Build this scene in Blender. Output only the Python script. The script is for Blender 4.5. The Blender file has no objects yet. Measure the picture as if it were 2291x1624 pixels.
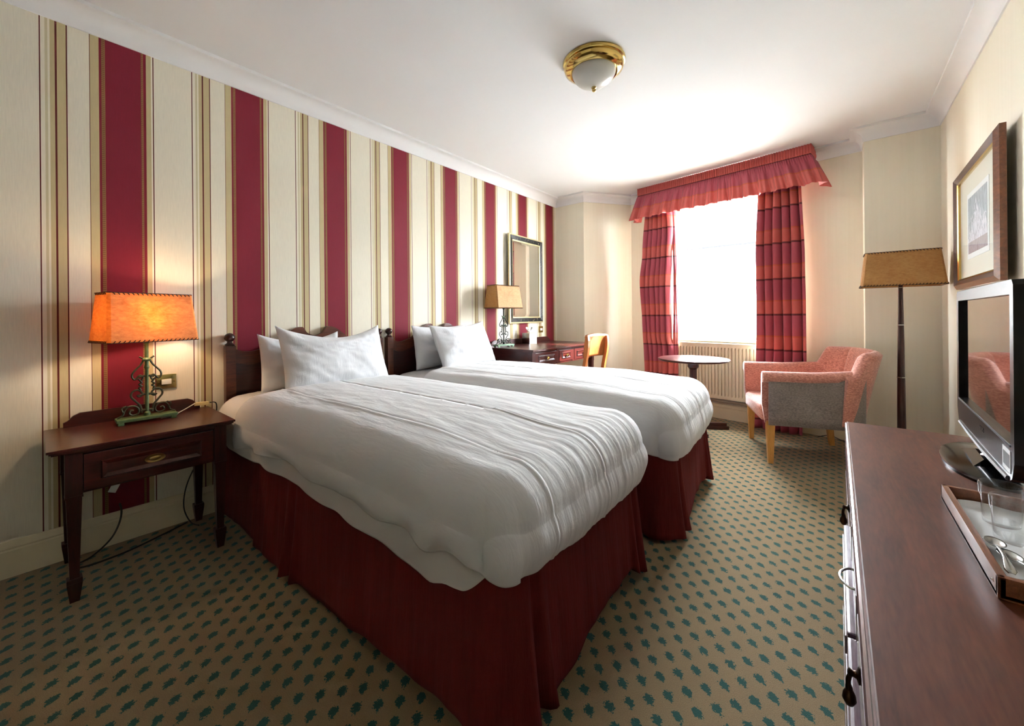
import bpy, bmesh, math, random
from mathutils import Vector, Matrix, noise
random.seed(7)
PI = math.pi
S = bpy.context.scene
COL = S.collection

# ------------------------------------------------------------------ camera
cam_d = bpy.data.cameras.new('camera'); cam = bpy.data.objects.new('camera', cam_d); COL.objects.link(cam)
F_PX = 882.0
YAW = math.atan((1872 - 1145.5) / F_PX)
cam.location = (2.65, 0, 1.06)
fwd = Vector((-math.sin(YAW), math.cos(YAW), 0)); rgt = Vector((math.cos(YAW), math.sin(YAW), 0)); upv = Vector((0, 0, 1))
roll = math.atan(0.0085)
# image "down" for world down is (0.0085, 1): camera is rolled so that world up leans left in the picture
cx = rgt * math.cos(roll) - upv * math.sin(roll)
cy = upv * math.cos(roll) + rgt * math.sin(roll)
R = Matrix((cx, cy, -fwd)).transposed().to_4x4()
cam.matrix_world = Matrix.Translation(cam.location) @ R
cam_d.sensor_width = 36; cam_d.sensor_fit = 'HORIZONTAL'
cam_d.lens = F_PX / 2291 * 36
cam_d.shift_y = -(812 - 706.2) / 2291
cam_d.clip_start = 0.02
S.camera = cam

# ------------------------------------------------------------------ world, light, exposure
w = bpy.data.worlds.new('world'); S.world = w; w.use_nodes = True
bg = w.node_tree.nodes['Background']; bg.inputs[0].default_value = (0.86, 0.93, 1.0, 1); bg.inputs[1].default_value = 38.0
S.view_settings.view_transform = 'Standard'; S.view_settings.look = 'None'
S.view_settings.gamma = 1; S.view_settings.use_curve_mapping = False
S.cycles.transparent_max_bounces = 48
S.view_settings.exposure = 1.5
sun = bpy.data.lights.new('sun', 'SUN'); sun.energy = 18; sun.angle = math.radians(0.6); sun.color = (1.0, 0.97, 0.93)
suno = bpy.data.objects.new('sun', sun); COL.objects.link(suno); suno.location = (6, 9, 6)
_el = math.radians(37); _sd = Vector((-0.75 * math.cos(_el), -0.66 * math.cos(_el), -math.sin(_el)))
suno.rotation_euler = _sd.to_track_quat('-Z', 'Z').to_euler()
WIN_X0, WIN_X1, WIN_Z0, WIN_Z1 = 1.25, 2.24, 0.80, 2.24
WA = Vector((0.75, 4.575, 0)); WB = Vector((2.82, 4.294, 0))   # window wall line
WD = (WB - WA).normalized(); WN = Vector((WD.y, -WD.x, 0))      # WN points into the room
def wpt(x, off=0.0, z=0.0):
    t = (x - WA.x) / WD.x
    p = WA + WD * t + WN * off
    return Vector((p.x, p.y, z))
WANG = math.atan2(WD.y, WD.x)
al = bpy.data.lights.new('window_portal', 'AREA'); al.shape = 'RECTANGLE'
al.size = WIN_X1 - WIN_X0; al.size_y = WIN_Z1 - WIN_Z0
al.cycles.is_portal = True
alo = bpy.data.objects.new('window_portal', al); COL.objects.link(alo)
alo.location = wpt((WIN_X0 + WIN_X1) / 2, -0.22, (WIN_Z0 + WIN_Z1) / 2)
alo.rotation_euler = WN.to_track_quat('-Z', 'Z').to_euler()

# ------------------------------------------------------------------ materials
def srgb(r, g, b):
    f = lambda c: (c / 255 / 12.92) if c / 255 <= 0.04045 else ((c / 255 + 0.055) / 1.055) ** 2.4
    return (f(r), f(g), f(b), 1)
class NT:
    def __init__(s, name):
        s.m = bpy.data.materials.new(name); s.m.use_nodes = True; s.t = s.m.node_tree; s.n = s.t.nodes; s.l = s.t.links
        s.b = s.n['Principled BSDF']; s.out = s.n['Material Output']
    def add(s, t, **k):
        nd = s.n.new(t)
        for a, v in k.items(): setattr(nd, a, v)
        return nd
    def link(s, a, b): s.l.new(a, b)
    def math(s, op, a, b=None, c=None):
        nd = s.add('ShaderNodeMath', operation=op)
        for i, v in enumerate((a, b, c)):
            if v is None: continue
            if isinstance(v, (int, float)): nd.inputs[i].default_value = v
            else: s.link(v, nd.inputs[i])
        return nd.outputs[0]
    def mix(s, fac, a, b, mode='MIX'):
        nd = s.add('ShaderNodeMix', data_type='RGBA', blend_type=mode)
        for i, v in ((0, fac), (6, a), (7, b)):
            if isinstance(v, (int, float)): nd.inputs[i].default_value = v
            elif isinstance(v, tuple): nd.inputs[i].default_value = v
            else: s.link(v, nd.inputs[i])
        return nd.outputs[2]
    def coord(s, kind='Object'): return s.add('ShaderNodeTexCoord').outputs[kind]
    def mapping(s, vec, scale=(1, 1, 1), rot=(0, 0, 0)):
        m = s.add('ShaderNodeMapping'); s.link(vec, m.inputs[0]); m.inputs['Scale'].default_value = scale; m.inputs['Rotation'].default_value = rot
        return m.outputs[0]
    def noise(s, vec, scale, detail=3, rough=0.5, dist=0.0):
        nd = s.add('ShaderNodeTexNoise'); s.link(vec, nd.inputs['Vector'])
        nd.inputs['Scale'].default_value = scale; nd.inputs['Detail'].default_value = detail
        nd.inputs['Roughness'].default_value = rough; nd.inputs['Distortion'].default_value = dist
        return nd.outputs[0]
    def ramp(s, fac, stops, interp='LINEAR'):
        nd = s.add('ShaderNodeValToRGB'); cr = nd.color_ramp; cr.interpolation = interp
        while len(cr.elements) > 1: cr.elements.remove(cr.elements[-1])
        cr.elements[0].position = stops[0][0]; cr.elements[0].color = stops[0][1]
        for p, c in stops[1:]:
            e = cr.elements.new(p); e.color = c
        s.link(fac, nd.inputs[0]); return nd.outputs[0]
    def bump(s, h, strength=0.3, dist=0.01):
        b = s.add('ShaderNodeBump'); b.inputs['Strength'].default_value = strength; b.inputs['Distance'].default_value = dist
        s.link(h, b.inputs['Height']); s.link(b.outputs[0], s.b.inputs['Normal'])
    def set(s, **k):
        for a, v in k.items():
            i = s.b.inputs[a.replace('_', ' ')]
            if isinstance(v, (int, float, tuple)): i.default_value = v
            else: s.link(v, i)
        return s.m
def plain(name, col, rough=0.6, metal=0.0, var=0.06, nscale=18, bump=0.0, bscale=200, **k):
    n = NT(name); c = n.coord()
    nz = n.noise(c, nscale, 4)
    d = tuple(x * (1 - var * 2) for x in col[:3]) + (1,); e = tuple(min(1, x * (1 + var)) for x in col[:3]) + (1,)
    n.set(Base_Color=n.mix(nz, d, e), Roughness=rough, Metallic=metal, **k)
    if bump: n.bump(n.noise(c, bscale, 2), bump, 0.002)
    return n.m
def wood(name, dark, light, axis=1, rough=0.35, scale=6.0, coat=0.2, stretch=14, spec=0.4):
    n = NT(name); c = n.coord()
    sc = [stretch] * 3; sc[axis] = 1.0
    v = n.mapping(c, tuple(sc))
    g = n.noise(v, scale, 6, 0.6, 0.6); g2 = n.noise(n.mapping(c, tuple(x * 4 for x in sc)), scale * 2, 3)
    f = n.math('MULTIPLY_ADD', g2, 0.35, n.math('MULTIPLY', g, 0.75))
    n.set(Base_Color=n.ramp(f, [(0.3, dark), (0.72, light)]), Roughness=rough, Specular_IOR_Level=spec, Coat_Weight=coat, Coat_Roughness=0.15)
    n.bump(f, 0.08, 0.002)
    return n.m
M = {}
M['ceiling'] = plain('ceiling paint', srgb(238, 239, 240), 0.9, var=0.01, nscale=3, bump=0.05, bscale=60)
M['cornice'] = plain('cornice paint', srgb(236, 236, 236), 0.6, var=0.01)
M['baseboard'] = plain('baseboard gloss paint', srgb(225, 213, 182), 0.35, var=0.02)
def wallpaper():
    n = NT('striped wallpaper')
    pos = n.add('ShaderNodeNewGeometry').outputs['Position']
    sp = n.add('ShaderNodeSeparateXYZ'); n.link(pos, sp.inputs[0])
    t = n.math('FRACT', n.math('DIVIDE', n.math('SUBTRACT', sp.outputs[1], 0.2000 - 0.5214 * 20), 0.5214))
    red = srgb(116, 22, 40); gold = srgb(136, 104, 62); tan = srgb(196, 180, 138); tanl = srgb(206, 196, 162); cream = srgb(236, 229, 210); dk = srgb(98, 36, 32)
    D = dict(red=red, gold=gold, tan=tan, tanl=tanl, cream=cream, dk=dk)
    st = [('red', 0), ('gold', .0156), ('red', .0352), ('gold', .2735), ('red', .291), ('tan', .3118), ('cream', .3471), ('dk', .3577), ('cream', .3655), ('dk', .6551), ('cream', .6610), ('tanl', .6838), ('cream', .7004), ('tan', .7141), ('dk', .739), ('tan', .7504), ('dk', .8038), ('cream', .8100), ('dk', .9385), ('tan', .9450)]
    base = n.ramp(t, [(p, D[k]) for k, p in st], 'CONSTANT')
    # beads in the gold lines
    vz = n.math('FRACT', n.math('MULTIPLY', sp.outputs[2], 110.0))
    bead = n.math('GREATER_THAN', n.math('ABSOLUTE', n.math('SUBTRACT', vz, 0.5)), 0.22)
    g1 = n.math('MULTIPLY', n.math('GREATER_THAN', t, .0156), n.math('LESS_THAN', t, .0352))
    g2 = n.math('MULTIPLY', n.math('GREATER_THAN', t, .2735), n.math('LESS_THAN', t, .291))
    isg = n.math('MULTIPLY', n.math('ADD', g1, g2), bead)
    base = n.mix(n.math('MULTIPLY', isg, 0.55), base, srgb(90, 40, 36))
    st2 = n.noise(n.mapping(pos, (1, 90, 5)), 3.0, 4, 0.6)
    base = n.mix(0.22, base, n.ramp(st2, [(0.3, (0.55, 0.55, 0.55, 1)), (0.7, (1.0, 1.0, 1.0, 1))]), 'MULTIPLY')
    n.set(Base_Color=base, Roughness=0.7, Specular_IOR_Level=0.25)
    n.bump(st2, 0.08, 0.002)
    return n.m
M['wallpaper'] = wallpaper()
def creamwall():
    n = NT('cream textured wallpaper'); pos = n.add('ShaderNodeNewGeometry').outputs['Position']
    a = n.noise(n.mapping(pos, (24, 24, 0.6)), 2.0, 3); b = n.noise(pos, 90, 2)
    n.set(Base_Color=n.mix(a, srgb(234, 227, 206), srgb(242, 236, 218)), Roughness=0.6)
    n.bump(n.math('ADD', a, n.math('MULTIPLY', b, 0.4)), 0.10, 0.003); return n.m
M['creamwall'] = creamwall()
def carpet():
    n = NT('patterned carpet'); pos = n.add('ShaderNodeNewGeometry').outputs['Position']
    sp = n.add('ShaderNodeSeparateXYZ'); n.link(pos, sp.inputs[0])
    # ragged edge
    nc = n.add('ShaderNodeTexNoise'); n.link(pos, nc.inputs['Vector']); nc.inputs['Scale'].default_value = 190; nc.inputs['Detail'].default_value = 1
    nsep = n.add('ShaderNodeSeparateColor'); n.link(nc.outputs['Color'], nsep.inputs[0])
    X = n.math('ADD', sp.outputs[0], n.math('MULTIPLY', n.math('SUBTRACT', nsep.outputs[0], 0.5), 0.022))
    Y = n.math('ADD', sp.outputs[1], n.math('MULTIPLY', n.math('SUBTRACT', nsep.outputs[1], 0.5), 0.022))
    PX, PY = 0.0758, 0.0872
    masks = []
    for ox, oy in ((0, 0), (PX / 2, PY / 2)):
        fx = n.math('MULTIPLY', n.math('SUBTRACT', n.math('FRACT', n.math('DIVIDE', n.math('SUBTRACT', X, 2.093 + ox - PX / 2 - PX * 100), PX)), 0.5), PX)
        fy = n.math('MULTIPLY', n.math('SUBTRACT', n.math('FRACT', n.math('DIVIDE', n.math('SUBTRACT', Y, 0.898 + oy - PY / 2 - PY * 100), PY)), 0.5), PY)
        # leaf axis: stem towards (+x,-y)
        ca, sa = 0.72, -0.69
        u = n.math('ADD', n.math('MULTIPLY', fx, ca), n.math('MULTIPLY', fy, sa))
        v = n.math('SUBTRACT', n.math('MULTIPLY', fy, ca), n.math('MULTIPLY', fx, sa))
        u0 = n.math('ADD', u, 0.003)
        e1 = n.math('ADD', n.math('POWER', n.math('DIVIDE', u0, 0.0150), 2), n.math('POWER', n.math('DIVIDE', v, 0.0122), 2))
        e2 = n.math('ADD', n.math('POWER', n.math('DIVIDE', n.math('SUBTRACT', u, 0.013), 0.0060), 2), n.math('POWER', n.math('DIVIDE', v, 0.0038), 2))
        masks.append(n.math('MAXIMUM', n.math('LESS_THAN', e1, 1.0), n.math('LESS_THAN', e2, 1.0)))
    mk = n.math('MAXIMUM', masks[0], masks[1])
    f = n.noise(pos, 520, 2, 0.7); big = n.noise(pos, 2.2, 3)
    tanc = n.mix(n.math('MULTIPLY_ADD', f, 1.6, -0.3), srgb(92, 72, 46), srgb(170, 146, 106))
    tanc = n.mix(n.math('MULTIPLY', big, 0.3), tanc, srgb(116, 90, 56))
    tealc = n.mix(f, srgb(4, 48, 44), srgb(16, 92, 80))
    n.set(Base_Color=n.mix(mk, tanc, tealc), Roughness=0.95, Specular_IOR_Level=0.1, Sheen_Weight=0.2)
    n.bump(f, 0.55, 0.006); return n.m
M['carpet'] = carpet()
M['mahog_y'] = wood('mahogany grain along y', srgb(26, 7, 7), srgb(76, 26, 20), 1, 0.28)
M['mahog_x'] = wood('mahogany grain along x', srgb(24, 7, 7), srgb(70, 24, 19), 0, 0.28)
M['mahog_z'] = wood('mahogany grain upright', srgb(22, 7, 6), srgb(62, 20, 17), 2, 0.3)
M['headwood'] = wood('headboard walnut stain', srgb(36, 14, 9), srgb(96, 46, 28), 1, 0.3)
M['headpanel'] = wood('dark headboard panel', srgb(26, 8, 9), srgb(62, 22, 22), 1, 0.3)
M['dressertop'] = wood('dresser top veneer', srgb(56, 25, 13), srgb(104, 55, 33), 1, 0.45, 3.0, 0.0, 7, 0.18)
M['edge'] = wood('worn moulded dresser edge', srgb(74, 52, 50), srgb(136, 112, 112), 1, 0.22, 5, 0.6)
M['drawerside'] = wood('dresser front purple brown', srgb(64, 40, 52), srgb(116, 88, 104), 1, 0.25, 5, 0.5)
M['oak'] = wood('pale oak', srgb(170, 112, 44), srgb(214, 158, 84), 2, 0.4, 4, 0.1)
M['chairwood'] = wood('honey beech', srgb(124, 64, 26), srgb(180, 108, 54), 2, 0.4, 4, 0.1)
M['tray'] = wood('walnut tray', srgb(92, 50, 30), srgb(150, 96, 66), 1, 0.3, 5, 0.4)
M['brass'] = plain('polished brass', srgb(200, 172, 104), 0.14, 1.0, 0.04)
M['oldbrass'] = plain('aged brass', srgb(150, 124, 74), 0.35, 1.0, 0.1, 40)
M['bronze'] = plain('dark bronze', srgb(70, 52, 36), 0.4, 1.0, 0.1, 60)
M['chrome'] = plain('chrome', srgb(150, 150, 154), 0.18, 1.0, 0.01)
M['steel'] = plain('brushed steel', srgb(176, 176, 172), 0.25, 1.0, 0.02)
M['iron'] = plain('verdigris iron', srgb(62, 62, 40), 0.55, 0.3, 0.35, 60, 0.4, 160)
M['ironbase'] = plain('green painted iron base', srgb(84, 104, 62), 0.5, 0.2, 0.3, 50, 0.4, 140)
M['verdi'] = plain('pale verdigris', srgb(120, 150, 122), 0.5, 0.2, 0.3, 50)
M['blackiron'] = plain('blackened green iron', srgb(34, 46, 36), 0.5, 0.3, 0.3, 60)
M['white_plastic'] = plain('white plastic', srgb(232, 230, 224), 0.35, var=0.01)
M['cream_plastic'] = plain('cream plastic', srgb(206, 186, 130), 0.4, var=0.03)
M['black_plastic'] = plain('piano black plastic', srgb(6, 6, 7), 0.14, var=0.02, Specular_IOR_Level=0.25)
M['greybezel'] = plain('gloss dark bezel', srgb(20, 17, 16), 0.25, var=0.02, Specular_IOR_Level=0.2)
M['bluegrey'] = plain('blue grey plastic trim', srgb(36, 40, 50), 0.3, var=0.02)
M['screen'] = plain('dark glass screen', srgb(14, 12, 12), 0.05, var=0.0, Specular_IOR_Level=1.0, Coat_Weight=1.0, Coat_Roughness=0.02)
M['cable_black'] = plain('dark cable', srgb(36, 34, 28), 0.5)
M['cable_white'] = plain('white cable', srgb(206, 202, 190), 0.5)
M['radiator'] = plain('radiator enamel', srgb(226, 214, 186), 0.35, var=0.01)
M['pipe'] = plain('painted pipe', srgb(176, 160, 140), 0.4)
M['divan'] = plain('cream divan cloth', srgb(206, 190, 142), 0.9, var=0.04, bump=0.2, bscale=300)
M['paper'] = plain('white paper', srgb(236, 238, 238), 0.8, var=0.01)
M['tissuebox'] = plain('cream card', srgb(214, 196, 168), 0.5, var=0.03)
M['mat'] = plain('cream picture mat', srgb(226, 222, 208), 0.8, var=0.01)
M['facade'] = plain('white render facade', srgb(240, 240, 238), 0.9, var=0.02)
M['darkpane'] = plain('far window glass', srgb(27, 30, 34), 0.9, var=0.05, Specular_IOR_Level=0.0)
M['slate'] = plain('far roof edge', srgb(30, 30, 32), 0.9, Specular_IOR_Level=0.0)
M['street'] = plain('unseen ground grey', srgb(150, 148, 144), 0.9)
M['black'] = plain('black', srgb(12, 12, 12), 0.5)
def linen(name, col, stretch=(1, 1, 1)):
    n = NT(name); c = n.coord()
    a = n.noise(n.mapping(c, (3, 14, 3)), 5, 5, 0.6, 0.4); b = n.noise(c, 9, 4, 0.6); f = n.noise(c, 900, 1)
    n.set(Base_Color=n.mix(b, tuple(x * .95 for x in col[:3]) + (1,), col), Roughness=0.8, Sheen_Weight=0.15, Specular_IOR_Level=0.25)
    h = n.math('ADD', n.math('MULTIPLY', a, 1.0), n.math('ADD', n.math('MULTIPLY', b, 0.5), n.math('MULTIPLY', f, 0.06)))
    n.bump(h, 0.22, 0.010); return n.m
M['linen'] = linen('white cotton', srgb(212, 212, 212))
M['sheet'] = linen('white sheet', srgb(208, 205, 203))
M['pillow'] = linen('white pillowcase', srgb(218, 219, 221))
def redcloth(name, a, b):
    n = NT(name); c = n.coord()
    v = n.noise(n.mapping(c, (10, 10, 0.8)), 3, 4, 0.6); f = n.noise(c, 700, 1)
    n.set(Base_Color=n.mix(v, a, b), Roughness=0.85, Sheen_Weight=0.0, Specular_IOR_Level=0.12)
    n.bump(n.math('ADD', v, n.math('MULTIPLY', f, 0.12)), 0.55, 0.02); return n.m
M['skirt'] = redcloth('burgundy valance cloth', srgb(72, 17, 15), srgb(108, 34, 30))
def bands(name, stops, z0=None, period=None, zr=None):
    n = NT(name); pos = n.add('ShaderNodeNewGeometry').outputs['Position']
    sp = n.add('ShaderNodeSeparateXYZ'); n.link(pos, sp.inputs[0])
    if period: t = n.math('FRACT', n.math('DIVIDE', n.math('SUBTRACT', sp.outputs[2], z0 - period * 20), period))
    else: t = n.math('DIVIDE', n.math('SUBTRACT', sp.outputs[2], zr[0]), zr[1] - zr[0])
    col = n.ramp(t, stops, 'CONSTANT')
    c = n.coord(); f = n.noise(n.mapping(c, (1, 1, 1)), 500, 1); v = n.noise(n.mapping(c, (14, 14, 2)), 2, 3)
    col = n.mix(n.math('MULTIPLY', v, 0.25), col, srgb(120, 40, 50))
    n.set(Base_Color=col, Roughness=0.45, Sheen_Weight=0.1, Specular_IOR_Level=0.4)
    n.bump(n.math('ADD', f, n.math('MULTIPLY', v, 2)), 0.12, 0.003)
    tr = n.add('ShaderNodeBsdfTranslucent'); n.link(col, tr.inputs[0])
    mx = n.add('ShaderNodeMixShader'); mx.inputs[0].default_value = 0.08
    n.link(n.b.outputs[0], mx.inputs[1]); n.link(tr.outputs[0], mx.inputs[2]); n.link(mx.outputs[0], n.out.inputs[0])
    return n.m
CORAL = srgb(206, 98, 90); MAUVE = srgb(176, 76, 92); ORANGE = srgb(196, 92, 56); DARK = srgb(92, 20, 30)
M['curtain'] = bands('banded curtain satin', [(0, DARK), (0.05, CORAL), (0.395, ORANGE), (0.43, MAUVE)], 1.3645 - 0.008, 0.3155)
M['valance'] = bands('banded valance satin', [(0, CORAL), (0.335, ORANGE), (0.365, MAUVE), (0.735, DARK), (0.765, CORAL)], zr=(2.13, 2.475))
M['lining'] = plain('cream curtain lining', srgb(232, 224, 204), 0.8, var=0.01)
def fabric(name, a, b, scale=120, bscale=260):
    n = NT(name); c = n.coord()
    s = n.noise(n.mapping(c, (1, 1, 2.2)), scale, 3, 0.7); big = n.noise(c, 6, 3)
    f = n.math('MULTIPLY_ADD', n.math('SUBTRACT', s, 0.5), 1.8, n.math('MULTIPLY_ADD', big, 0.5, 0.25))
    n.set(Base_Color=n.mix(f, a, b), Roughness=0.8, Sheen_Weight=0.4, Specular_IOR_Level=0.2)
    n.bump(s, 0.3, 0.004); return n.m
M['coralfab'] = fabric('coral chenille', srgb(132, 64, 52), srgb(232, 166, 146), 70)
M['greyfab'] = fabric('grey tweed', srgb(84, 74, 70), srgb(160, 148, 140), 90)
def parchment(name, a, b, trans):
    n = NT(name); c = n.coord()
    s = n.noise(n.mapping(c, (1, 1, 2.4)), 42, 6, 0.75); d = n.noise(c, 9, 3)
    f = n.math('ADD', n.math('MULTIPLY', s, 0.9), n.math('MULTIPLY', n.math('SUBTRACT', d, 0.5), 0.5))
    col = n.ramp(f, [(0.25, a), (0.7, b)])
    n.set(Base_Color=col, Roughness=0.6)
    tr = n.add('ShaderNodeBsdfTranslucent'); n.link(col, tr.inputs[0])
    mx = n.add('ShaderNodeMixShader'); mx.inputs[0].default_value = trans
    n.link(n.b.outputs[0], mx.inputs[1]); n.link(tr.outputs[0], mx.inputs[2]); n.link(mx.outputs[0], n.out.inputs[0])
    return n.m
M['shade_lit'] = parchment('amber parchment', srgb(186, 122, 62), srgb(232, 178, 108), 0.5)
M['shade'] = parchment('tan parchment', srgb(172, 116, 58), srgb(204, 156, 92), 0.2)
M['stitch'] = plain('dark leather thong', srgb(52, 32, 20), 0.6)
M['frostglass'] = plain('frosted glass', srgb(206, 206, 200), 0.3, var=0.02, Subsurface_Weight=0.0, Coat_Weight=0.3)
def glassmat(name, tint=(1, 1, 1, 1), fac=1.0):
    n = NT(name); tr = n.add('ShaderNodeBsdfTransparent'); tr.inputs[0].default_value = tint
    gl = n.add('ShaderNodeBsdfGlossy'); gl.inputs['Roughness'].default_value = 0.02
    fr = n.add('ShaderNodeLayerWeight'); fr.inputs[0].default_value = 0.5
    f = n.math('MULTIPLY', n.math('MULTIPLY_ADD', n.math('POWER', fr.outputs['Facing'], 4.0), 0.8, 0.04), fac)
    mx = n.add('ShaderNodeMixShader'); n.link(f, mx.inputs[0]); n.link(tr.outputs[0], mx.inputs[1]); n.link(gl.outputs[0], mx.inputs[2])
    n.link(mx.outputs[0], n.out.inputs[0]); return n.m
M['pane'] = glassmat('window glass')
M['pictureglass'] = glassmat('picture glass', (0.98, 0.99, 0.99, 1), 0.22)
M['glass'] = glassmat('drinking glass', (0.985, 0.988, 0.988, 1), 1.0)
n = NT('mirror silver'); n.set(Base_Color=(0.88, 0.9, 0.88, 1), Roughness=0.02, Metallic=1.0); M['mirror'] = n.m
def marble():
    n = NT('dark mottled frame'); c = n.coord(); a = n.noise(c, 26, 6, 0.7, 1.5)
    n.set(Base_Color=n.ramp(a, [(0.35, srgb(16, 20, 24)), (0.58, srgb(34, 38, 40)), (0.7, srgb(130, 112, 84))]), Roughness=0.25); return n.m
M['marble'] = marble()
M['gilt'] = plain('pale gilt', srgb(200, 186, 140), 0.4, 0.3, 0.1, 50)
def art():
    n = NT('soft figure print'); c = n.coord('Generated')
    sp = n.add('ShaderNodeSeparateXYZ'); n.link(c, sp.inputs[0])
    a = n.noise(n.mapping(c, (1, 5, 2)), 2.2, 6, 0.6, 1.2); b = n.noise(n.mapping(c, (1, 9, 3)), 1.6, 5, 0.6, 2.0)
    sky = n.ramp(a, [(0.3, srgb(120, 128, 140)), (0.7, srgb(168, 180, 190))])
    fig = n.ramp(b, [(0.3, srgb(110, 104, 116)), (0.5, srgb(206, 204, 216)), (0.75, srgb(236, 234, 240))])
    mask = n.ramp(n.math('SUBTRACT', n.math('ADD', b, n.math('MULTIPLY', n.math('SUBTRACT', 0.62, sp.outputs[2]), 0.5)), n.math('MULTIPLY', n.math('ABSOLUTE', n.math('SUBTRACT', sp.outputs[1], 0.5)), 0.35)), [(0.44, (0, 0, 0, 1)), (0.5, (1, 1, 1, 1))])
    col = n.mix(mask, sky, fig)
    g = n.math('LESS_THAN', sp.outputs[2], 0.2)
    col = n.mix(n.math('MULTIPLY', g, 0.7), col, srgb(128, 96, 96))
    n.set(Base_Color=col, Roughness=0.5); return n.m
M['art'] = art()

# ------------------------------------------------------------------ helpers
def tag(o, label=None, cat=None, group=None, kind=None):
    if label: o['label'] = label
    if cat: o['category'] = cat
    if group: o['group'] = group
    if kind: o['kind'] = kind
    return o
def thing(name, label, cat, loc=(0, 0, 0), rz=0.0, group=None):
    o = bpy.data.objects.new(name, None); COL.objects.link(o); o.empty_display_size = 0.05
    o.location = loc; o.rotation_euler = (0, 0, rz)
    return tag(o, label, cat, group)
class MB:
    def __init__(s): s.b = bmesh.new()
    def raw(s, vs, fs):
        v = [s.b.verts.new(p) for p in vs]
        for f in fs:
            try: s.b.faces.new([v[i] for i in f])
            except ValueError: pass
        return v
    def box(s, x0, x1, y0, y1, z0, z1, bev=0.0, mat=None, seg=2):
        t = bmesh.new()
        bmesh.ops.create_cube(t, size=1)
        for v in t.verts: v.co = Vector(((x0 + x1) / 2 + v.co.x * (x1 - x0), (y0 + y1) / 2 + v.co.y * (y1 - y0), (z0 + z1) / 2 + v.co.z * (z1 - z0)))
        if bev: bmesh.ops.bevel(t, geom=t.edges[:], offset=bev, segments=seg, profile=0.7, affect='EDGES')
        if mat is not None: bmesh.ops.transform(t, matrix=mat, verts=t.verts)
        s.merge(t); return s
    def merge(s, t):
        me = bpy.data.meshes.new('t'); t.to_mesh(me); t.free(); s.b.from_mesh(me); bpy.data.meshes.remove(me)
    def lathe(s, prof, seg=24, c=(0, 0, 0), M4=None, sx=1, sy=1):
        vs, fs = [], []
        for r, z in prof:
            for k in range(seg):
                a = 2 * PI * k / seg; p = Vector((c[0] + r * math.cos(a) * sx, c[1] + r * math.sin(a) * sy, c[2] + z))
                vs.append(M4 @ p if M4 else p)
        for i in range(len(prof) - 1):
            for k in range(seg):
                a = i * seg + k; b = i * seg + (k + 1) % seg
                fs.append((a, b, b + seg, a + seg))
        fs.append(tuple(range(seg))[::-1]); fs.append(tuple(range((len(prof) - 1) * seg, len(prof) * seg)))
        s.raw(vs, fs); return s
    def tube(s, pts, r, sides=8, smooth=0, closed=False):
        pts = [Vector(p) for p in pts]
        if smooth: pts = catmull(pts, smooth)
        n = len(pts); rr = r if isinstance(r, (list, tuple)) else [r] * n
        if len(rr) != n: rr = [rr[min(len(rr) - 1, int(i * (len(rr) - 1) / (n - 1) + .5))] for i in range(n)]
        vs, fs = [], []; prev = None
        for i, p in enumerate(pts):
            d = (pts[min(i + 1, n - 1)] - pts[max(i - 1, 0)]).normalized()
            if prev is None:
                a = Vector((0, 0, 1)) if abs(d.z) < 0.9 else Vector((1, 0, 0)); u = d.cross(a).normalized()
            else:
                u = (prev - d * prev.dot(d)).normalized()
            prev = u; v = d.cross(u)
            for k in range(sides):
                t = 2 * PI * k / sides; vs.append(p + (u * math.cos(t) + v * math.sin(t)) * rr[i])
        for i in range(n - 1):
            for k in range(sides):
                a = i * sides + k; b = i * sides + (k + 1) % sides; fs.append((a, b, b + sides, a + sides))
        fs.append(tuple(range(sides))[::-1]); fs.append(tuple(range((n - 1) * sides, n * sides)))
        s.raw(vs, fs); return s
    def prism(s, pts, axis, a, b):
        # outline in the two other axes, extruded from a to b along axis
        def mk(p, v):
            q = list(p); q.insert(axis, v); return Vector(q)
        n = len(pts); vs = [mk(p, a) for p in pts] + [mk(p, b) for p in pts]
        fs = [tuple(range(n)), tuple(range(2 * n - 1, n - 1, -1))] + [(i, (i + 1) % n, n + (i + 1) % n, n + i) for i in range(n)]
        s.raw(vs, fs); return s
    def grid(s, nu, nv, f, wrap=False):
        vs = [f(i / (nu - 1), j / (nv - 1)) for i in range(nu) for j in range(nv)]
        fs = [(i * nv + j, (i + 1) * nv + j, (i + 1) * nv + j + 1, i * nv + j + 1) for i in range(nu - 1) for j in range(nv - 1)]
        s.raw(vs, fs); return s
    def frustum(s, x0, x1, y0, y1, z0, X0, X1, Y0, Y1, z1):
        vs = [(x0, y0, z0), (x1, y0, z0), (x1, y1, z0), (x0, y1, z0), (X0, Y0, z1), (X1, Y0, z1), (X1, Y1, z1), (X0, Y1, z1)]
        s.raw(vs, [(3, 2, 1, 0), (4, 5, 6, 7), (0, 1, 5, 4), (1, 2, 6, 5), (2, 3, 7, 6), (3, 0, 4, 7)]); return s
    def build(s, name, mat, parent=None, smooth=False, angle=35, weld=False, recalc=True, solid=0.0):
        if weld: bmesh.ops.remove_doubles(s.b, verts=s.b.verts[:], dist=1e-5 if weld is True else weld)
        if recalc: bmesh.ops.recalc_face_normals(s.b, faces=s.b.faces[:])
        me = bpy.data.meshes.new(name); s.b.to_mesh(me); s.b.free()
        if smooth:
            me.shade_smooth()
            if angle:
                try: me.set_sharp_from_angle(angle=math.radians(angle))
                except Exception: pass
        o = bpy.data.objects.new(name, me); COL.objects.link(o)
        me.materials.append(M[mat] if isinstance(mat, str) else mat)
        if parent is not None: o.parent = parent
        if solid:
            md = o.modifiers.new('thick', 'SOLIDIFY'); md.thickness = solid; md.offset = 0
        return o
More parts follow.
